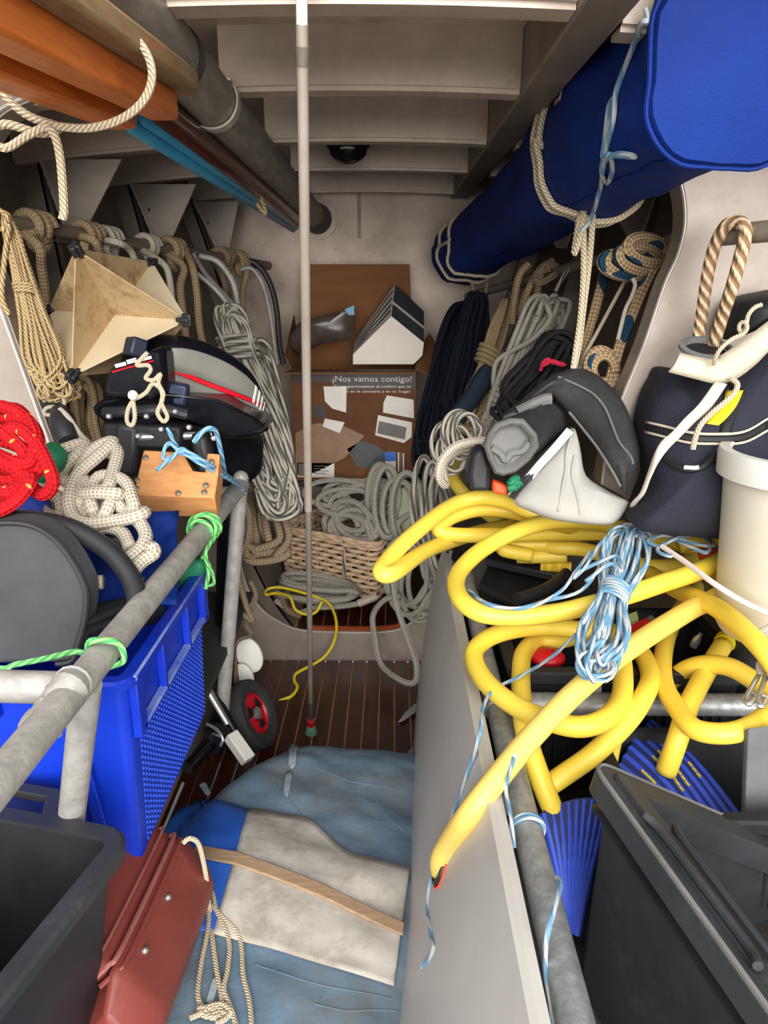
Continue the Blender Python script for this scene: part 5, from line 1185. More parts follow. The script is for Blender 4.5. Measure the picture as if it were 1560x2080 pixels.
hexo = Z4([(455, 430), (560, 395), (650, 400), (740, 500), (755, 590), (690, 690), (590, 770), (500, 798), (440, 780), (395, 680), (368, 590), (400, 500)])
back_ = Z4([(640, 340), (740, 300), (830, 250), (960, 330), (990, 420), (930, 520), (830, 600), (740, 640), (680, 620), (640, 540), (600, 460), (610, 390)])
o1, o2 = PX(hexo, 1.36), PX(back_, 1.53); cc = sum(o1, V()) / 12
sc2 = lambda P, q, d: [sum(P, V()) / len(P) + (p - sum(P, V()) / len(P)) * q + d for p in P]
m = MB(); m.rings([sc2(o2, .98, V()), sc2(o1, 1.0, V((0, .02, 0))), sc2(o1, .99, V())], cap=False); m.build('open_end', FABD, sl, sharp=60)
m = MB(); m.rings([sc2(o1, 1.01, V((0, .012, 0))), sc2(o1, 1.02, V((0, -.004, 0))), sc2(o1, .90, V((0, -.010, 0))), sc2(o1, .78, V((0, -.004, 0))), sc2(o1, .70, V((.0, .02, .002))), sc2(o1, .62, V((.0, .05, .004))), sc2(o1, .5, V((.02, .11, .02)))]); m.build('lining', FABM, sl, sharp=60)
m = MB(); m.tube(PX(Z4([(420, 600), (480, 640), (520, 690), (560, 640), (640, 620), (690, 560)]), 1.37), .008, 6); m.build('lining_fold', FABM, sl)
m = MB(); m.tube(PX(Z4([(610, 345), (720, 290), (800, 255), (850, 250)]), 1.50), .012, 8); m.build('end_tab', FABM, sl)
sc_l = thing('sailcloth_cover', 'pale grey sailcloth flap with a white edge strip under the black sleeve', 'cover', W(1180, 1060, 1.42))
ou = Z4([(1000, 470), (1035, 510), (1060, 620), (1100, 800), (1240, 900), (1400, 985), (1400, 1020), (1300, 1145), (1100, 1150), (860, 1120), (700, 1060), (580, 985), (700, 830), (850, 650)])
pm = pillow(smooth_path(PX(ou, lambda x, y: 1.47 - (y - 870) * .0005), 3, True), V((0, -.022, .006)), V((0, .04, 0)), .008, 12, nr=12, freq=9); pm.build('cloth', FABG, sc_l, sharp=0)
hh = stick(pm)
for L in ([(990, 530), (960, 640), (955, 760), (930, 900), (900, 1060)], [(1020, 660), (1000, 800), (1040, 960), (1060, 1080)]):
    seamline([p[:2] for p in Z4(L)], .004, FABG, sc_l, hh, 'fold', .0)
m = MB(); e = PX(Z4([(1010, 490), (900, 620), (790, 740), (690, 860), (580, 965)]), 1.415); m.sheet([[p for p in e], [p + V((-.012, .006, .008)) for p in e]], .003); m.build('edge_strip', WHITE, sc_l)
band(Z4([(960, 470, 1.47), (800, 620, 1.45), (660, 790, 1.43), (540, 960, 1.40)]), Z4([(1010, 480, 1.46), (880, 640, 1.44), (720, 830, 1.42), (590, 970, 1.40)]), FABD, .02, 'dark_edge', sc_l, bow=.01)
m = MB(); m.prism(PX(Z4([(280, 640), (370, 600), (420, 740), (410, 920), (270, 920), (250, 800)]), 1.40), V((0, .06, 0))); m.build('black_bag', BLKP, label='black bag edge behind the first yellow hose arc', cat='bag', bev=.01)
m = MB(); m.prism(PX(Z4([(430, 840), (540, 880), (530, 950), (430, 930)]), 1.40), V((0, .03, 0))); m.build('orange_pot', ORNG, label='orange-brown pot under the sleeve opening', cat='pot', bev=.006)
rope('green_cloth', 'crumpled green cloth under the black sleeve opening', 'cloth', PX(Z4([(540, 870, 1.39), (600, 820, 1.39), (560, 850, 1.38), (620, 860, 1.39), (550, 890, 1.385), (600, 880, 1.38)])), .008, GREENP)
rope('rope', 'thick cream rope arc beside the first hose arc, doubled', 'rope', PX([(992, 896, 1.50), (960, 898, 1.50), (925, 908, 1.50), (899, 935, 1.5), (892, 968, 1.5), (905, 985, 1.52), (900, 945, 1.53), (930, 915, 1.53), (985, 903, 1.54)]), .0095, R_WHT)
rope('rope_coil', 'thin grey rope tangle by the cream rope arc', 'rope', coil_pts(W(925, 905, 1.72), X, V((0, .3, 1)).normalized(), .035, .05, 6, .03, 81, drift=V((-.03, -.02, -.06))), .006, R_GREYB)
rope('rope_coil', 'grey rope falling behind the hose tip to the forward sole', 'rope', coil_pts(W(885, 1050, 2.0), X, V((0, .1, 1)).normalized(), .03, .14, 5, .03, 82, drift=V((.03, -.06, -.05))), .0085, R_GREYB)

# navy gear bag hung in front of the ring plate
Z5 = lambda L: [(1260 + p[0] / 4, 580 + p[1] / 4) + tuple(q + .1 for q in p[2:]) for p in L]
nb = thing('gear_bag', 'large navy cordura gear bag with cream webbing and white piping', 'bag', W(1450, 1090, 1.22))
ou = Z5([(385, 690), (600, 720), (780, 740), (960, 660), (1200, 480), (1400, 420), (1500, 900), (1500, 1500), (1500, 2060), (1100, 2080), (700, 2050), (280, 2010), (120, 1960), (175, 1800), (250, 1600), (250, 1450), (200, 1250), (210, 1080), (260, 900), (320, 790)])
pm = pillow(smooth_path(PX(ou, lambda x, y: 1.415 - (y - 750) * .0003), 4, True), V((-.02, -.09, .0)), V((.0, .07, 0)), .012, 21, nr=16, freq=7); pm.build('body', NAVY, nb, sharp=0)
hb = stick(pm)
def stripe(top, bot, nm, mt, par, hit, th=.0025, sub=5, lift=.003):
    T, B = smooth_path([V((x, y, 0)) for x, y in top], sub), smooth_path([V((x, y, 0)) for x, y in bot], sub); g = []
    for a, b in zip(T, B):
        r = [hit(a.lerp(b, j / 3).x, a.lerp(b, j / 3).y, lift) for j in range(4)]
        if all(r): g.append(r)
    if len(g) > 1: m = MB(); m.sheet(g, th); return m.build(nm, mt, par, sharp=0)
def zz(L): return [p[:2] for p in Z5(L)]
stripe(zz([(215, 1100), (380, 1140), (560, 1185), (760, 1200), (1000, 1180), (1200, 1070)]), zz([(215, 1120), (380, 1160), (560, 1205), (760, 1220), (1000, 1200), (1200, 1090)]), 'piping', CREAM, nb, hb)
stripe(zz([(210, 1125), (380, 1165), (560, 1210), (760, 1222), (1000, 1205), (1200, 1095)]), zz([(210, 1175), (380, 1220), (560, 1265), (760, 1275), (1000, 1262), (1200, 1160)]), 'band', BLKD, nb, hb)
stripe(zz([(205, 1178), (380, 1225), (560, 1268), (760, 1278), (1000, 1266), (1200, 1165)]), zz([(205, 1198), (380, 1245), (560, 1288), (760, 1298), (1000, 1286), (1200, 1185)]), 'piping', CREAM, nb, hb)
stripe(zz([(780, 770), (900, 820), (860, 1000), (790, 1250), (720, 1420)]), zz([(850, 760), (1010, 860), (960, 1000), (880, 1240), (770, 1440)]), 'zip_flap', BLKD, nb, hb, lift=.004)
stripe(zz([(860, 850), (830, 960), (760, 1040), (700, 1120)]), zz([(1000, 850), (940, 980), (860, 1080), (800, 1135)]), 'yellow_lining', YELR, nb, hb, lift=.006)
seamline(zz([(370, 1390), (440, 1450), (540, 1490), (640, 1480), (710, 1430), (740, 1380)]), .007, BLKD, nb, hb, 'handle', .006)
seamline(zz([(520, 1478), (600, 1482), (640, 1476)]), .004, WHITE, nb, hb, 'handle_painted_highlight', .012)  # white streak paints a highlight on the black handle
# webbing rim of the bag
m = MB(); T = PX(Z5([(470, 560), (600, 590), (770, 610), (840, 560), (1000, 450), (1200, 300), (1400, 160)]), 1.31); B = PX(Z5([(385, 695), (580, 745), (780, 790), (930, 750), (1080, 640), (1200, 520), (1400, 360)]), 1.30)
T, B = smooth_path(T, 5), smooth_path(B, 5); m.sheet([[a, a.lerp(b, .33) - V((0, .006, 0)), a.lerp(b, .66) - V((0, .006, 0)), b] for a, b in zip(T, B)], .006); m.build('webbing_rim', CREAM, nb, sharp=0)
m = MB(); M_ = W(1260 + 690 / 4, 580 + 540 / 4, 1.35); m.lathe([(.040, 0), (.047, .004), (.047, .010), (.038, .012), (.040, 0)], frame(M_, V((0, -.35, 1))), 24, cap=False); m.build('mouth_ring', FABM, nb)
m = MB(); m.lathe([(.039, 0), (.039, .004)], frame(M_ - V((0, 0, .004)), V((0, -.35, 1))), 24); m.build('mouth', BLKD, nb)
pillow(PXs(Z5([(870, 440), (920, 250), (960, 150), (1050, 95), (1200, 60), (1400, 40), (1400, 200), (1200, 300), (1020, 390)]), 1.40), V((0, -.05, 0)), V((0, .06, 0)), .006, 33).build('top_roll', BLKD, nb)
# white strap from the bag down to the sailcloth
T = smooth_path(PX(Z5([(770, 780, 1.19), (640, 960, 1.17), (520, 1080, 1.165), (420, 1190, 1.16), (330, 1270, 1.165), (270, 1380, 1.17), (220, 1520, 1.19), (160, 1680, 1.22), (85, 1770, 1.26), (70, 1830, 1.30)])), 5)
B = smooth_path(PX(Z5([(870, 800, 1.185), (740, 990, 1.165), (600, 1120, 1.16), (480, 1240, 1.155), (390, 1330, 1.16), (310, 1440, 1.165), (250, 1560, 1.185), (200, 1690, 1.215), (130, 1780, 1.255), (100, 1840, 1.295)])), 5)
m = MB(); m.sheet([[a, a.lerp(b, .5) - V((0, .003, 0)), b] for a, b in zip(T, B)], .004); m.build('webbing_strap', mat('white_webbing', (224, 208, 192), (236, 222, 206), rough=.85), label='long whitish webbing strap hanging from the navy gear bag', cat='strap', sharp=0)
rope('drawcord', '', '', PX(Z5([(1150, 155, 1.18), (1090, 180, 1.18), (1040, 240, 1.18), (1020, 330, 1.18), (990, 380, 1.18), (965, 350, 1.18), (975, 310, 1.18), (1010, 300, 1.175), (1030, 340, 1.17), (1000, 390, 1.17), (900, 440, 1.17), (810, 520, 1.17), (770, 600, 1.175), (760, 640, 1.185)])), .0036, R_CREAM, parent=nb)
rope('drawcord', '', '', PX(Z5([(910, 760, 1.18), (950, 800, 1.17), (930, 870, 1.16), (850, 950, 1.15), (740, 1040, 1.145), (650, 1140, 1.14), (610, 1240, 1.14), (590, 1330, 1.14)])), .0048, R_CREAM, parent=nb)

# ================================================================ RIGHT BERTH: PIPES, BOXES, HOSES
bf = thing('pipe_berth_frame', 'galvanised pipe frame along the trunk with a cross pipe under the hoses', 'frame', (.19, 1.2, .49))
PXR = .192
m = MB(); cylinder(m, (PXR, .34, .72), (PXR, 1.19, .72), .0205, 20); m.build('side_rail', GALV, bf)
m = MB(); cylinder(m, (PXR, 1.19, .72), (PXR + .005, 1.80, .72), .0195, 20); m.build('side_rail', A_PIPE, bf)
m = MB(); cylinder(m, (PXR, 1.19, .72), (.80, 1.19, .72), .0205, 20); m.build('cross_rail', GALV, bf)
m = MB(); m.lathe([(.021, -.03), (.0245, -.026), (.0245, .026), (.021, .03)], frame(V((PXR, 1.19, .72)), Y_), 20); m.build('tee_joint', GALV, bf)
m = MB(); cylinder(m, (PXR + .02, 1.185, .70), (PXR + .03, 1.19, .49), .018, 14); m.build('post', GALV, bf)
# black boxes under the hoses
RIBB = mat('ribbed_black_plastic', (26, 27, 30), (36, 37, 41), rough=.6)
def open_box(t, x0, x1, y0, y1, z0, z1, mt, rot=0, ribs=0):
    Mx = Matrix.Translation(V(((x0 + x1) / 2, (y0 + y1) / 2, z0))) @ Matrix.Rotation(rot, 4, 'Z')
    tub(t, Mx, x1 - x0, y1 - y0, z1 - z0, .012, .005, .02, mt, .014, .022)
    for i in range(ribs):
        m = MB(); q = Mx @ V((-(x1 - x0) / 2 + .03 + (x1 - x0 - .06) * i / max(1, ribs - 1), -(y1 - y0) / 2 + .004, (z1 - z0) * .45)); m.box(q, (.006, .008, (z1 - z0) * .72), Mx.to_3x3()); m.build('rib', mt, t)
    return Mx
b1 = thing('tool_tray', 'open black plastic tray under the hose loops behind the galvanised cross pipe', 'tray', (.45, 1.38, .49))
open_box(b1, .235, .66, 1.235, 1.50, .50, .765, RIBB, ribs=22)
m = MB(); m.prism(PX([(1165, 1374), (1222, 1372), (1222, 1412), (1165, 1412)], 1.232), V((0, .0015, 0))); m.build('sticker', WHITE, b1)
m = MB(); m.prism(PX([(1168, 1374), (1218, 1372), (1218, 1378), (1168, 1380)], 1.2312), V((0, .001, 0))); m.build('sticker_stripe', ORNG, b1)
b2 = thing('black_case', 'black lidded plastic case beside the trunk inside the largest hose loop', 'case', (.30, 1.56, .49))
m = MB(); q = PZ([(972, 1185), (1000, 1128), (1140, 1172), (1130, 1225), (1045, 1225)], .76); m.prism(q, V((0, 0, -.017))); m.build('lid', BLKP, b2, bev=.004)
m = MB(); m.prism([p + V((.035, 0, -.018)) for p in q], V((0, 0, -.24))); m.build('body', BLKP, b2, bev=.01)
m = MB(); q = PZ([(985, 1150), (1000, 1124), (1146, 1166), (1140, 1186)], .775); m.prism(q, V((0, 0, .02))); m.build('lid_rim', BLKP, b2, bev=.004)
m = MB(); m.tube(PZ([(1050, 1218), (1090, 1205), (1120, 1190), (1150, 1165)], .80), .014, 10); m.build('handle', BLKP, b2)
b3 = thing('black_crate', 'black ribbed plastic crate below the galvanised cross pipe', 'crate', (.47, 1.02, .49))
open_box(b3, .37, .74, .93, 1.15, .50, .69, RIBB, ribs=20)
b4 = thing('black_case', 'black case under the white bucket at the hull side', 'case', (.62, 1.08, .49))
m = MB(); m.box((.655, 1.33, .60), (.2, .16, .2)); m.build('body', BLKD, b4, bev=.01)
m = MB(); m.ball(W(1112, 1336, 1.30), (.035, .03, .018), 14); m.build('red_float', REDH, label='red rounded plastic float lying in the black tray', cat='float')
pk = thing('wrapped_packet', 'small packet printed red and blue lying under the long hose', 'packet', W(1310, 1290, 1.34))
m = MB(); m.prism(PZ([(1270, 1290), (1312, 1268), (1330, 1292), (1290, 1318)], .80), V((0, 0, .018))); m.build('packet', REDH, pk, bev=.004)
m = MB(); m.prism(PZ([(1285, 1290), (1310, 1276), (1320, 1290), (1295, 1306)], .819), V((0, 0, .0015))); m.build('print_panel', PRNT_BL, pk)
m = MB(); m.prism(PZ([(1268, 1262), (1292, 1252), (1296, 1268), (1272, 1280)], .80), V((0, 0, .012))); m.build('paper_scrap', mat('lime_print', (176, 196, 120), (200, 206, 150), rough=.6), label='pale green printed scrap beside the red and blue packet', cat='scrap')
m = MB(); m.prism(PZ([(1306, 1270), (1322, 1258), (1336, 1272), (1322, 1284)], .80), V((0, 0, .010))); m.build('foil_scrap', STEEL, label='crumpled silver foil scrap beside the packet', cat='scrap')
m = MB(); m.lathe([(.008, 0), (.008, .02), (.004, .028), (.004, .034)], frame(WZ(1408, 1312, .77), V((.2, -.3, .9))), 12); m.build('small_bottle', STEEL, label='tiny silver bottle standing in the black tray', cat='bottle')
m = MB(); m.ball(WZ(1440, 1128, .93), (.022, .02, .016), 12); m.build('orange_stopper', ORNG, label='small orange cap between hose and white bucket', cat='cap')
rope('ribbed_hose', 'short ribbed yellow hose end poking over the black case', 'hose', PZ([(1098, 1150, .80), (1125, 1152, .80), (1160, 1155, .80)]), lambda t: .017 + .0018 * math.sin(t * 110), YEL, n=12, sub=16)
pad('grey_board', 'mid grey board standing at the hull side by the black crate', 'board', [(1520, 1480), (1600, 1470), (1600, 1680), (1512, 1660)], .012, mat('grey_board_paint', (92, 94, 97), (110, 112, 114), rough=.7), .99, .002)

# yellow hoses
htr = stick(MB().sheet([[trunk_pt(i / 30, j / 16) for j in range(17)] for i in range(31)], -.012))
hole = htr(896, 1758, .0)
HR = .0174
hz_ = thing('yellow_hose', 'long yellow hose coiled on top, its end through the hole in the trunk', 'hose', hole)
runs = [
 PZ([(1005, 895, 1.02), (985, 912, 1.0), (940, 932, .985), (922, 968, .97), (940, 1000, .94), (985, 1040, .89), (1060, 1088, .86), (1120, 1110, .86), (1185, 1116, .862), (1260, 1138, .865), (1330, 1152, .868), (1386, 1146, .87), (1410, 1128, .88), (1390, 1108, .90), (1330, 1094, .905), (1240, 1083, .905), (1120, 1084, .905), (1000, 1087, .905), (915, 1086, .91), (890, 1072, .925), (925, 1047, .945), (985, 1034, .955), (1060, 1044, .945), (1130, 1066, .92), (1200, 1085, .88), (1270, 1100, .86)]),
 PZ([(1270, 1100, .86), (1200, 1082, .89), (1128, 1062, .945), (1078, 1040, .975), (1025, 1017, .99), (970, 1011, .99), (914, 1029, .975), (840, 1085, .95), (790, 1135, .925), (774, 1162, .915), (800, 1163, .91), (862, 1120, .90), (930, 1094, .885), (1000, 1074, .875), (1075, 1062, .87), (1150, 1075, .86)]),
 PZ([(1300, 1086, .945), (1262, 1072, .95), (1196, 1060, .958), (1119, 1060, .958), (1047, 1080, .95), (980, 1116, .93), (938, 1155, .91), (926, 1188, .90), (940, 1222, .893), (980, 1246, .885), (1047, 1252, .88), (1129, 1245, .885), (1196, 1230, .90), (1273, 1209, .915), (1350, 1183, .93), (1427, 1157, .945), (1476, 1131, .952), (1486, 1107, .955), (1460, 1094, .955), (1420, 1098, .95), (1380, 1108, .94)]),
 PZ([(1080, 1128, .84), (1022, 1116, .855), (1045, 1106, .86), (1110, 1106, .862), (1180, 1112, .862)]),
 PZ([(1050, 1130, .825), (1100, 1130, .83), (1150, 1128, .835)]),
]
for P in runs: m = MB(); m.tube(P, HR, 14, sub=7); m.build('hose_run', YEL, hz_, sharp=0)
e = V(hole); e2 = e + V((.02, .02, -.05))
P = PZ([(1440, 1150, .90), (1474, 1172, .905), (1478, 1196, .905), (1440, 1222, .90), (1400, 1240, .895), (1273, 1321, .875), (1170, 1405, .84), (1088, 1488, .805)]) + [WZ(1022, 1566, .775), htr(958, 1648, .034), htr(914, 1712, .022), e, e2 + V((.0, .01, -.03))]
m = MB(); m.tube(P, HR * 1.02, 14, sub=7); m.build('hose_run', mat('yellow_hose_faded', (232, 196, 92), (244, 214, 120), rough=.45, scale=3, dirt=(204, 170, 80), dscale=7), hz_, sharp=0)
gr = thing('hose_grommet', 'black rubber grommet with an orange edge round the hose hole in the trunk', 'grommet', e)
nrm = (htr(900, 1748, 0) - e).cross(htr(908, 1762, 0) - e).normalized(); nrm = nrm if nrm.dot(CAM - e) > 0 else -nrm
m = MB(); m.lathe([(.0205, -.008), (.0205, .004), (.0245, .007), (.0285, .006), (.0300, .001)], frame(e, nrm), 28, cap=False); m.build('ring', BLKP, gr)
m = MB(); m.lathe([(.0295, 0), (.0325, .0032), (.0345, .0005)], frame(e, nrm), 28, cap=False); m.build('edge', ORNG, gr)
m = MB(); m.lathe([(.024, .0015), (.023, .0028)], frame(e, nrm), 24); m.build('hole', BLKD, gr)
h2 = thing('yellow_hose', 'yellow hose with lower loops resting on the galvanised pipes and dipping into the blue ribs', 'hose', WZ(1127, 1655, .56))
runs = [
 PZ([(1230, 1250, .80), (1190, 1278, .81), (1130, 1274, .815), (1068, 1275, .815), (1005, 1290, .81), (968, 1316, .80), (965, 1347, .79), (991, 1390, .785), (1047, 1434, .783), (1119, 1465, .782), (1180, 1476, .782), (1230, 1460, .785), (1260, 1424, .785), (1266, 1372, .79), (1258, 1310, .79), (1240, 1280, .77)]),
 PZ([(1190, 1288, .76), (1134, 1301, .765), (1090, 1302, .77), (1064, 1326, .77), (1058, 1367, .765), (1060, 1424, .765), (1068, 1490, .745), (1095, 1575, .70), (1127, 1655, .64), (1150, 1715, .57)]),
 PZ([(1270, 1290, .76), (1305, 1330, .775), (1321, 1375, .778), (1306, 1418, .776), (1270, 1470, .755), (1205, 1532, .72), (1140, 1578, .69), (1092, 1610, .66)]),
 PZ([(1262, 1440, .72), (1246, 1490, .70), (1234, 1545, .67), (1226, 1600, .62)]),
]
for P in runs: m = MB(); m.tube(P, HR, 14, sub=7); m.build('hose_run', YEL, h2, sharp=0)
h3 = thing('yellow_hose', 'yellow hose loop by the white bucket with a cut end pointing up', 'hose', WZ(1350, 1560, .56))
runs = [
 PZ([(1320, 1165, .86), (1375, 1198, .88), (1452, 1232, .912), (1519, 1287, .92), (1570, 1345, .90), (1590, 1400, .84), (1562, 1448, .785), (1520, 1478, .78), (1468, 1490, .775), (1410, 1480, .77), (1376, 1440, .768), (1350, 1393, .77), (1346, 1342, .775), (1358, 1285, .78), (1385, 1235, .785), (1420, 1190, .79)]),
 PZ([(1336, 1412, .72), (1370, 1376, .745), (1416, 1352, .785), (1478, 1354, .805), (1534, 1384, .80), (1590, 1420, .79)]),
]
for P in runs: m = MB(); m.tube(P, HR * .98, 14, sub=7); m.build('hose_run', YEL, h3, sharp=0)
Pc = PZ([(1470, 1308, .80), (1428, 1376, .775), (1398, 1436, .76), (1376, 1502, .72), (1352, 1570, .66)])
m = MB(); m.tube(Pc, HR, 14, sub=7); m.build('cut_end', YEL, h3, sharp=0)
m = MB(); m.lathe([(.0188, 0), (.0196, .004), (.0188, .010), (.0196, .014), (.0185, .018)], frame(Pc[0], (Pc[0] - Pc[1])), 16); m.build('end_collar', YELR, h3)

# blue ribbed mats
def ribmat(name, label, a, b, n, z0, z1, r, dashes=()):
    """n ribs between pixel edges a and b, each edge ((px, py), (px, py)) near end at height z1"""
    t = thing(name, label, 'mat', WZ(a[1][0], a[1][1], z1), 'blue ribbed mats')
    for i in range(n):
        q = i / (n - 1); p0 = V(WZ(*a[0], z0)).lerp(WZ(*b[0], z0), q); p1 = V(WZ(*a[1], z1)).lerp(WZ(*b[1], z1), q)
        p0 = p0 + V((0, 0, .012 * math.sin(PI * q))); mid = p0.lerp(p1, .5) + V((0, 0, .014))
        m = MB(); m.tube([p0, p0.lerp(mid, .5) + V((0, 0, .003)), mid, mid.lerp(p1, .5) + V((0, 0, .003)), p1], r, 10, sub=5); rb = m.build('rib', RIBBL, t)
        if i in dashes:
            m = MB()
            for k in range(7):
                c = p0.lerp(mid, .55 + .09 * k * 1.0) if k < 4 else mid.lerp(p1, .05 + .1 * (k - 4)); d = (p1 - p0).normalized(); c = c + V((-.3, -.55, .75)).normalized() * (r * 1.02) + V((0, 0, .003)); m.box(c, (.003, .003, .009), rotmat(d))
            m.build('yellow_stitch', YELR, rb)
    m = MB(); w0, w1, w2, w3 = WZ(*a[0], z0), WZ(*b[0], z0), WZ(*b[1], z1), WZ(*a[1], z1); g = [[w0.lerp(w1, i / 6).lerp(w3.lerp(w2, i / 6), j / 6) + V((0, 0, .004 + .012 * math.sin(PI * i / 6) * (1 - j / 6) + .014 * math.sin(PI * j / 6))) for j in range(7)] for i in range(7)]
    m.sheet(g, .004); m.build('web', mat('navy_web_' + name + str(n), (22, 34, 90), (26, 40, 104), rough=.7), t)
    return t
ribmat('ribbed_mat', 'blue ribbed rubber mat standing between cut hose end and the big black bin', ((1322, 1468), (1500, 1660)), ((1258, 1556), (1400, 1720)), 8, .66, .60, .0068, (1, 3, 4, 6))
ribmat('ribbed_mat', 'blue ribbed rubber mat wedged between galvanised pipe and the big black bin', ((1104, 1652), (1150, 1880)), ((1228, 1628), (1170, 1900)), 9, .65, .52, .0072)

# big black bin
K = V((.285, .85, .83)); exb = V((.80, .25, -.52)).normalized(); eyb = V((.24, -.96, -.09)); eyb = (eyb - exb * eyb.dot(exb)).normalized(); ezb = exb.cross(eyb)
if ezb.z < 0: ezb = -ezb
LX, LY_, H_ = .50, .46, .34
Mk = Matrix((exb, -eyb, exb.cross(-eyb))).transposed()
Mk4 = Matrix.Translation(K + exb * LX / 2 + eyb * LY_ / 2 - Mk.col[2] * H_) @ Mk.to_4x4()
kb = thing('storage_bin', 'large black plastic bin tilted against the hull with a recessed grip in its wide rim', 'bin', Mk4 @ V((0, 0, 0)))
tub(kb, Mk4, LX, LY_, H_, .055, .006, .025, BLKS, rim=False, off=.13)
def krim(prof, nm, mt=BLKS, r0=.025):
    m = MB(); m.rings([[Mk4 @ p for p in rrect(LX + 2 * q, LY_ + 2 * q, max(.006, r0 + q), H_ + z)] for q, z in prof], cap=False); return m.build(nm, mt, kb, sharp=25)
krim([(-.004, -.030), (.010, -.032), (.016, -.012), (.018, -.006), (.014, -.001), (-.002, .002), (-.006, -.002), (-.008, -.02)], 'rim')
krim([(-.005, -.002), (-.008, .007), (-.044, .007), (-.046, -.01), (-.047, -.03), (-.006, -.05)], 'inner_ledge')
krim([(.013, -.002), (.016, .002), (.019, -.001), (.017, -.005), (.013, -.002)], 'rim_bead', FABM)
xl_ = -LX / 2
gb = [(-.004, .135), (.006, .115), (.008, .05), (.008, -.04), (-.002, -.065)]
for dx in (0, .034):
    m = MB(); m.tube([Mk4 @ V((xl_ + (x if dx == 0 else .05 - x), y, H_ + .010)) for x, y in gb], .0055, 8); m.build('grip_bar', BLKS, kb)
m = MB(); m.prism([Mk4 @ V((xl_ + x, y, H_ + .0072)) for x, y in ((.012, .112), (.024, .125), (.038, .112), (.038, -.045), (.024, -.058), (.012, -.045))], Mk.col[2] * .002); m.build('grip_slot', BLKD, kb)

# white bucket
bc = V((.685, 1.20, 0)); BZ = .865
bu = thing('bucket', 'off-white plastic bucket with a deep rim beside the yellow hoses', 'bucket', (bc.x, bc.y, BZ))
Mc = Matrix.Translation(V((bc.x, bc.y, 0)))
zt_ = W(1500, 950, 1.09).z
m = MB(); m.lathe([(.098, BZ), (.104, BZ + .01), (.122, zt_ - .04), (.1225, zt_ - .002), (.118, zt_ - .002), (.116, zt_ - .05), (.095, BZ + .012)], Mc, 48); m.build('tub', BUCK, bu)
m = MB(); m.lathe([(.1225, zt_ - .040), (.134, zt_ - .042), (.1355, zt_ - .006), (.133, zt_ + .002), (.117, zt_ + .002), (.1165, zt_ - .006)], Mc, 48, cap=False); m.build('rim', WHITE, bu)
for zz_ in (): m = MB(); m.lathe([(.1, BZ + zz_), (.104 + zz_ * .09, BZ + zz_ + .001), (.104 + zz_ * .09, BZ + zz_ + .005), (.1, BZ + zz_ + .006)], Mc, 48, cap=False); m.build('body_ring', BUCK, bu)
m = MB(); m.lathe([(.06, .495), (.06, BZ)], Matrix.Translation(V((.70, 1.30, 0))), 24); m.build('drum', BLKD, label='black drum carrying the white bucket at the hull side', cat='drum')

# blue and white cord hank on the hoses
hank('cord_hank', 'blue and white thin cord hank tied in the middle, lying on the yellow hoses', WZ(1282, 1078, .985), WZ(1206, 1352, .885), .036, .020, 22, .0036, R_BW, 91, wrap=.52, turns=7, bottom_spread=1.0, top_spread=1.25)
rope('cord', 'blue and white cord loops spreading from the hank towards the bucket', 'cord', PZ([(1290, 1090, .985), (1330, 1078, .985), (1400, 1082, .985), (1438, 1098, .985), (1436, 1122, .985), (1400, 1110, .985), (1350, 1088, .985), (1315, 1100, .985), (1360, 1118, .985), (1362, 1130, .985), (1335, 1116, .985), (1380, 1092, .99), (1428, 1088, .985), (1440, 1110, .985), (1300, 1075, .985), (1270, 1076, .985), (1240, 1085, .985), (1215, 1110, .985), (1190, 1150, .975), (1165, 1175, .96), (1180, 1160, .97), (1250, 1130, .985), (1262, 1160, .98), (1240, 1145, .985), (1190, 1180, .965)]), .0034, R_BW)
rope('cord', 'blue-white cord looping from the hank to the trunk edge and round the pipe', 'cord', PZ([(1220, 1150, .955), (1180, 1200, .93), (1110, 1220, .915), (1050, 1236, .912), (990, 1226, .912), (960, 1205, .90), (948, 1195, .89), (975, 1222, .90), (1020, 1235, .905), (1080, 1232, .912), (1140, 1200, .93), (1170, 1160, .955), (1200, 1120, .975)]), .0034, R_BW)
tc_ = []
for x, y in [(1170, 1288), (1120, 1335), (1060, 1372), (1005, 1400), (982, 1435), (975, 1490)]: tc_.append(WZ(x, y, .84 if y < 1300 else .79))
for x, y in [(955, 1555), (925, 1640), (896, 1720)]: p = htr(x, y, .012); tc_.append(p)
for x, y in [(876, 1790), (868, 1840), (876, 1900), (880, 1930), (858, 1966)]: p = htr(x, y, .005); tc_.append(p)
rope('cord', 'single blue-white cord trailing from the hank down the grey trunk face', 'cord', [p for p in tc_ if p], .0032, R_BW)
rope('cord', 'short blue-white cord tied round the galvanised pipe with a hanging tail', 'cord', [V((PXR + .0235 * math.cos(t), WX(1075, 1660, PXR).y + .006 * t / 6, .72 + .0235 * math.sin(t))) for t in [PI * .1 + k * .5 for k in range(26)]], .003, R_BW)
rope('cord', 'blue-white cord tail dropping between trunk edge and pipe', 'cord', [WX(1045, 1535, .166), WX(1028, 1600, .165), WX(1038, 1660, .165), WX(1044, 1722, .165)], .003, R_BW)
rope('cord', 'blue-white cord running along the pipe to the near end', 'cord', [WX(1130, 1790, PXR + .012) + V((0, 0, .006)), WX(1136, 1820, PXR + .006) + V((0, 0, .012)), WX(1114, 1900, PXR - .018) + V((0, 0, .012)), WX(1106, 1970, PXR - .02) + V((0, 0, .01)), WX(1118, 2060, PXR - .02) + V((0, 0, .01)), WX(1122, 2120, PXR - .02)], .003, R_BW)
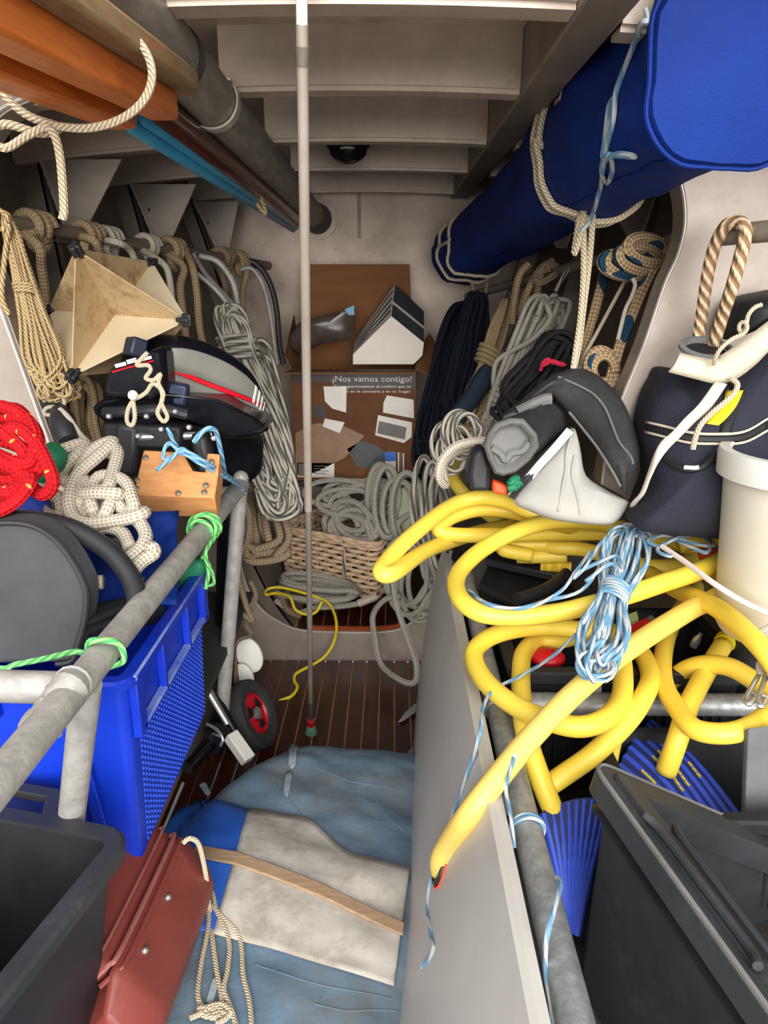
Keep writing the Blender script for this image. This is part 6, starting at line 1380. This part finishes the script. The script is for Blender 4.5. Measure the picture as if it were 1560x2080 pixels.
rope('hanging_strap', 'whitish flat tape stretched from the cord hank over to the bucket', 'tape', PZ([(1345, 1110, .99), (1390, 1140, .985), (1450, 1185, .975), (1510, 1222, .96), (1580, 1255, .95)]), .005, mat('pink_white_tape', (214, 200, 190), (224, 212, 204), rough=.9))
# steel snap hooks
def hook(lb, pts, group='steel snap hooks'):
    t = thing('snap_hook', lb, 'hook', PZ(pts)[-1], group); m = MB(); m.tube(PZ(pts), .0042, 8, sub=5); m.build('body', STEEL, t)
    p, q = PZ(pts)[2], PZ(pts)[-1]; m = MB(); cylinder(m, p + V((.006, 0, .002)), q + V((.008, 0, .002)), .003, 8); m.build('gate', STEEL, t)
    m = MB(); m.lathe([(.006, 0), (.007, .004), (.006, .008)], frame(PZ(pts)[0], V((0, -1, .4))), 12); m.build('eye', STEEL, t)
hook('steel snap hook hanging over the hose by the bucket, inner of two', [(1546, 1362, .86), (1536, 1380, .855), (1520, 1408, .85), (1514, 1422, .85), (1522, 1430, .85), (1532, 1420, .85)])
hook('steel snap hook hanging over the hose by the bucket, outer of two', [(1556, 1372, .86), (1548, 1395, .855), (1540, 1415, .85), (1538, 1430, .85), (1548, 1434, .85), (1556, 1420, .85)])
rope('cord', 'grey flecked cord knotted above the steel snap hooks', 'cord', PZ([(1570, 1270, .93), (1545, 1285, .92), (1560, 1295, .915), (1540, 1305, .905), (1555, 1330, .89), (1542, 1350, .875), (1546, 1366, .865), (1560, 1340, .88), (1562, 1372, .865)]), .005, R_WHT)

# cream cord over the red case and bundle
cc_ = []
def cb_(L, lift=.006): return [WS(x, y, hz, lift) for x, y in L]
top0 = [WZ(372, 1712, .58), WZ(385, 1703, .585), WZ(402, 1712, .57)]
rope('cord', 'cream thin cord looped from the red case over the canvas bundle', 'cord', top0 + [WZ(412, 1745, .53), WZ(420, 1790, .48)] + cb_([(426, 1850), (432, 1910), (440, 1970), (450, 2030), (440, 2060), (415, 2050), (402, 2020), (408, 1960), (420, 1900), (424, 1860), (416, 1820), (408, 1790)]) + cb_([(430, 1810), (440, 1850), (455, 1880), (466, 1920), (462, 1970), (455, 2010), (470, 2050), (480, 2085)]), .0042, R_CREAM)
rope('cord', 'second cream cord strand falling over the bundle with a knot at its end', 'cord', cb_([(432, 1840), (452, 1862), (480, 1890), (490, 1920), (494, 1980), (506, 2030), (512, 2090)]), .0042, R_CREAM)
rope('cord', 'knotted end of the cream cord on the canvas bundle', 'cord', cb_([(386, 2068), (410, 2058), (440, 2046), (450, 2060), (430, 2066), (420, 2048), (450, 2040), (470, 2056), (452, 2068), (436, 2052), (404, 2048), (420, 2064), (448, 2056), (462, 2066), (440, 2080)], .010), .0045, R_CREAM)

# ================================================================ OVERHEAD LASHINGS
ga, gx, gs, gu = GP
def gp_(d, t, rs=.094, ru=.060): return ga - gx * d + gs * (rs * math.cos(t)) + gu * (ru * math.sin(t) - .012)
L_ = [gp_(.275 - .012 * k / 16, -.5 * PI + 2 * PI * k / 16 - .30) for k in range(17)]
kn = L_[-1]
rope('lashing_rope', 'cream rope tied round the gangplank with a loose loop and hanging tail', 'rope', L_ + [kn + gs * -.02 + V((0, -.01, -.008)), kn + V((-.055, -.02, .0)), kn + V((-.075, -.02, -.012)), kn + V((-.06, -.02, -.026)), kn + V((-.03, -.02, -.012)), kn + V((-.005, -.018, -.004)), kn + V((.004, -.018, -.03)), kn + V((.002, -.018, -.09)), kn + V((-.002, -.018, -.105))], .005, R_CREAM)
rope('lashing_rope', 'thin beige cord tying the oars to the grey spar', 'rope', PX([(536, 300, 2.02), (538, 330, 2.05), (530, 362, 2.1), (518, 388, 2.13), (530, 400, 2.13), (512, 408, 2.13), (495, 400, 2.14), (505, 410, 2.12), (525, 402, 2.12), (520, 375, 2.12), (530, 385, 2.12), (522, 412, 2.12), (540, 435, 2.12), (530, 405, 2.12), (515, 395, 2.12)]), .0055, R_BEIGE)
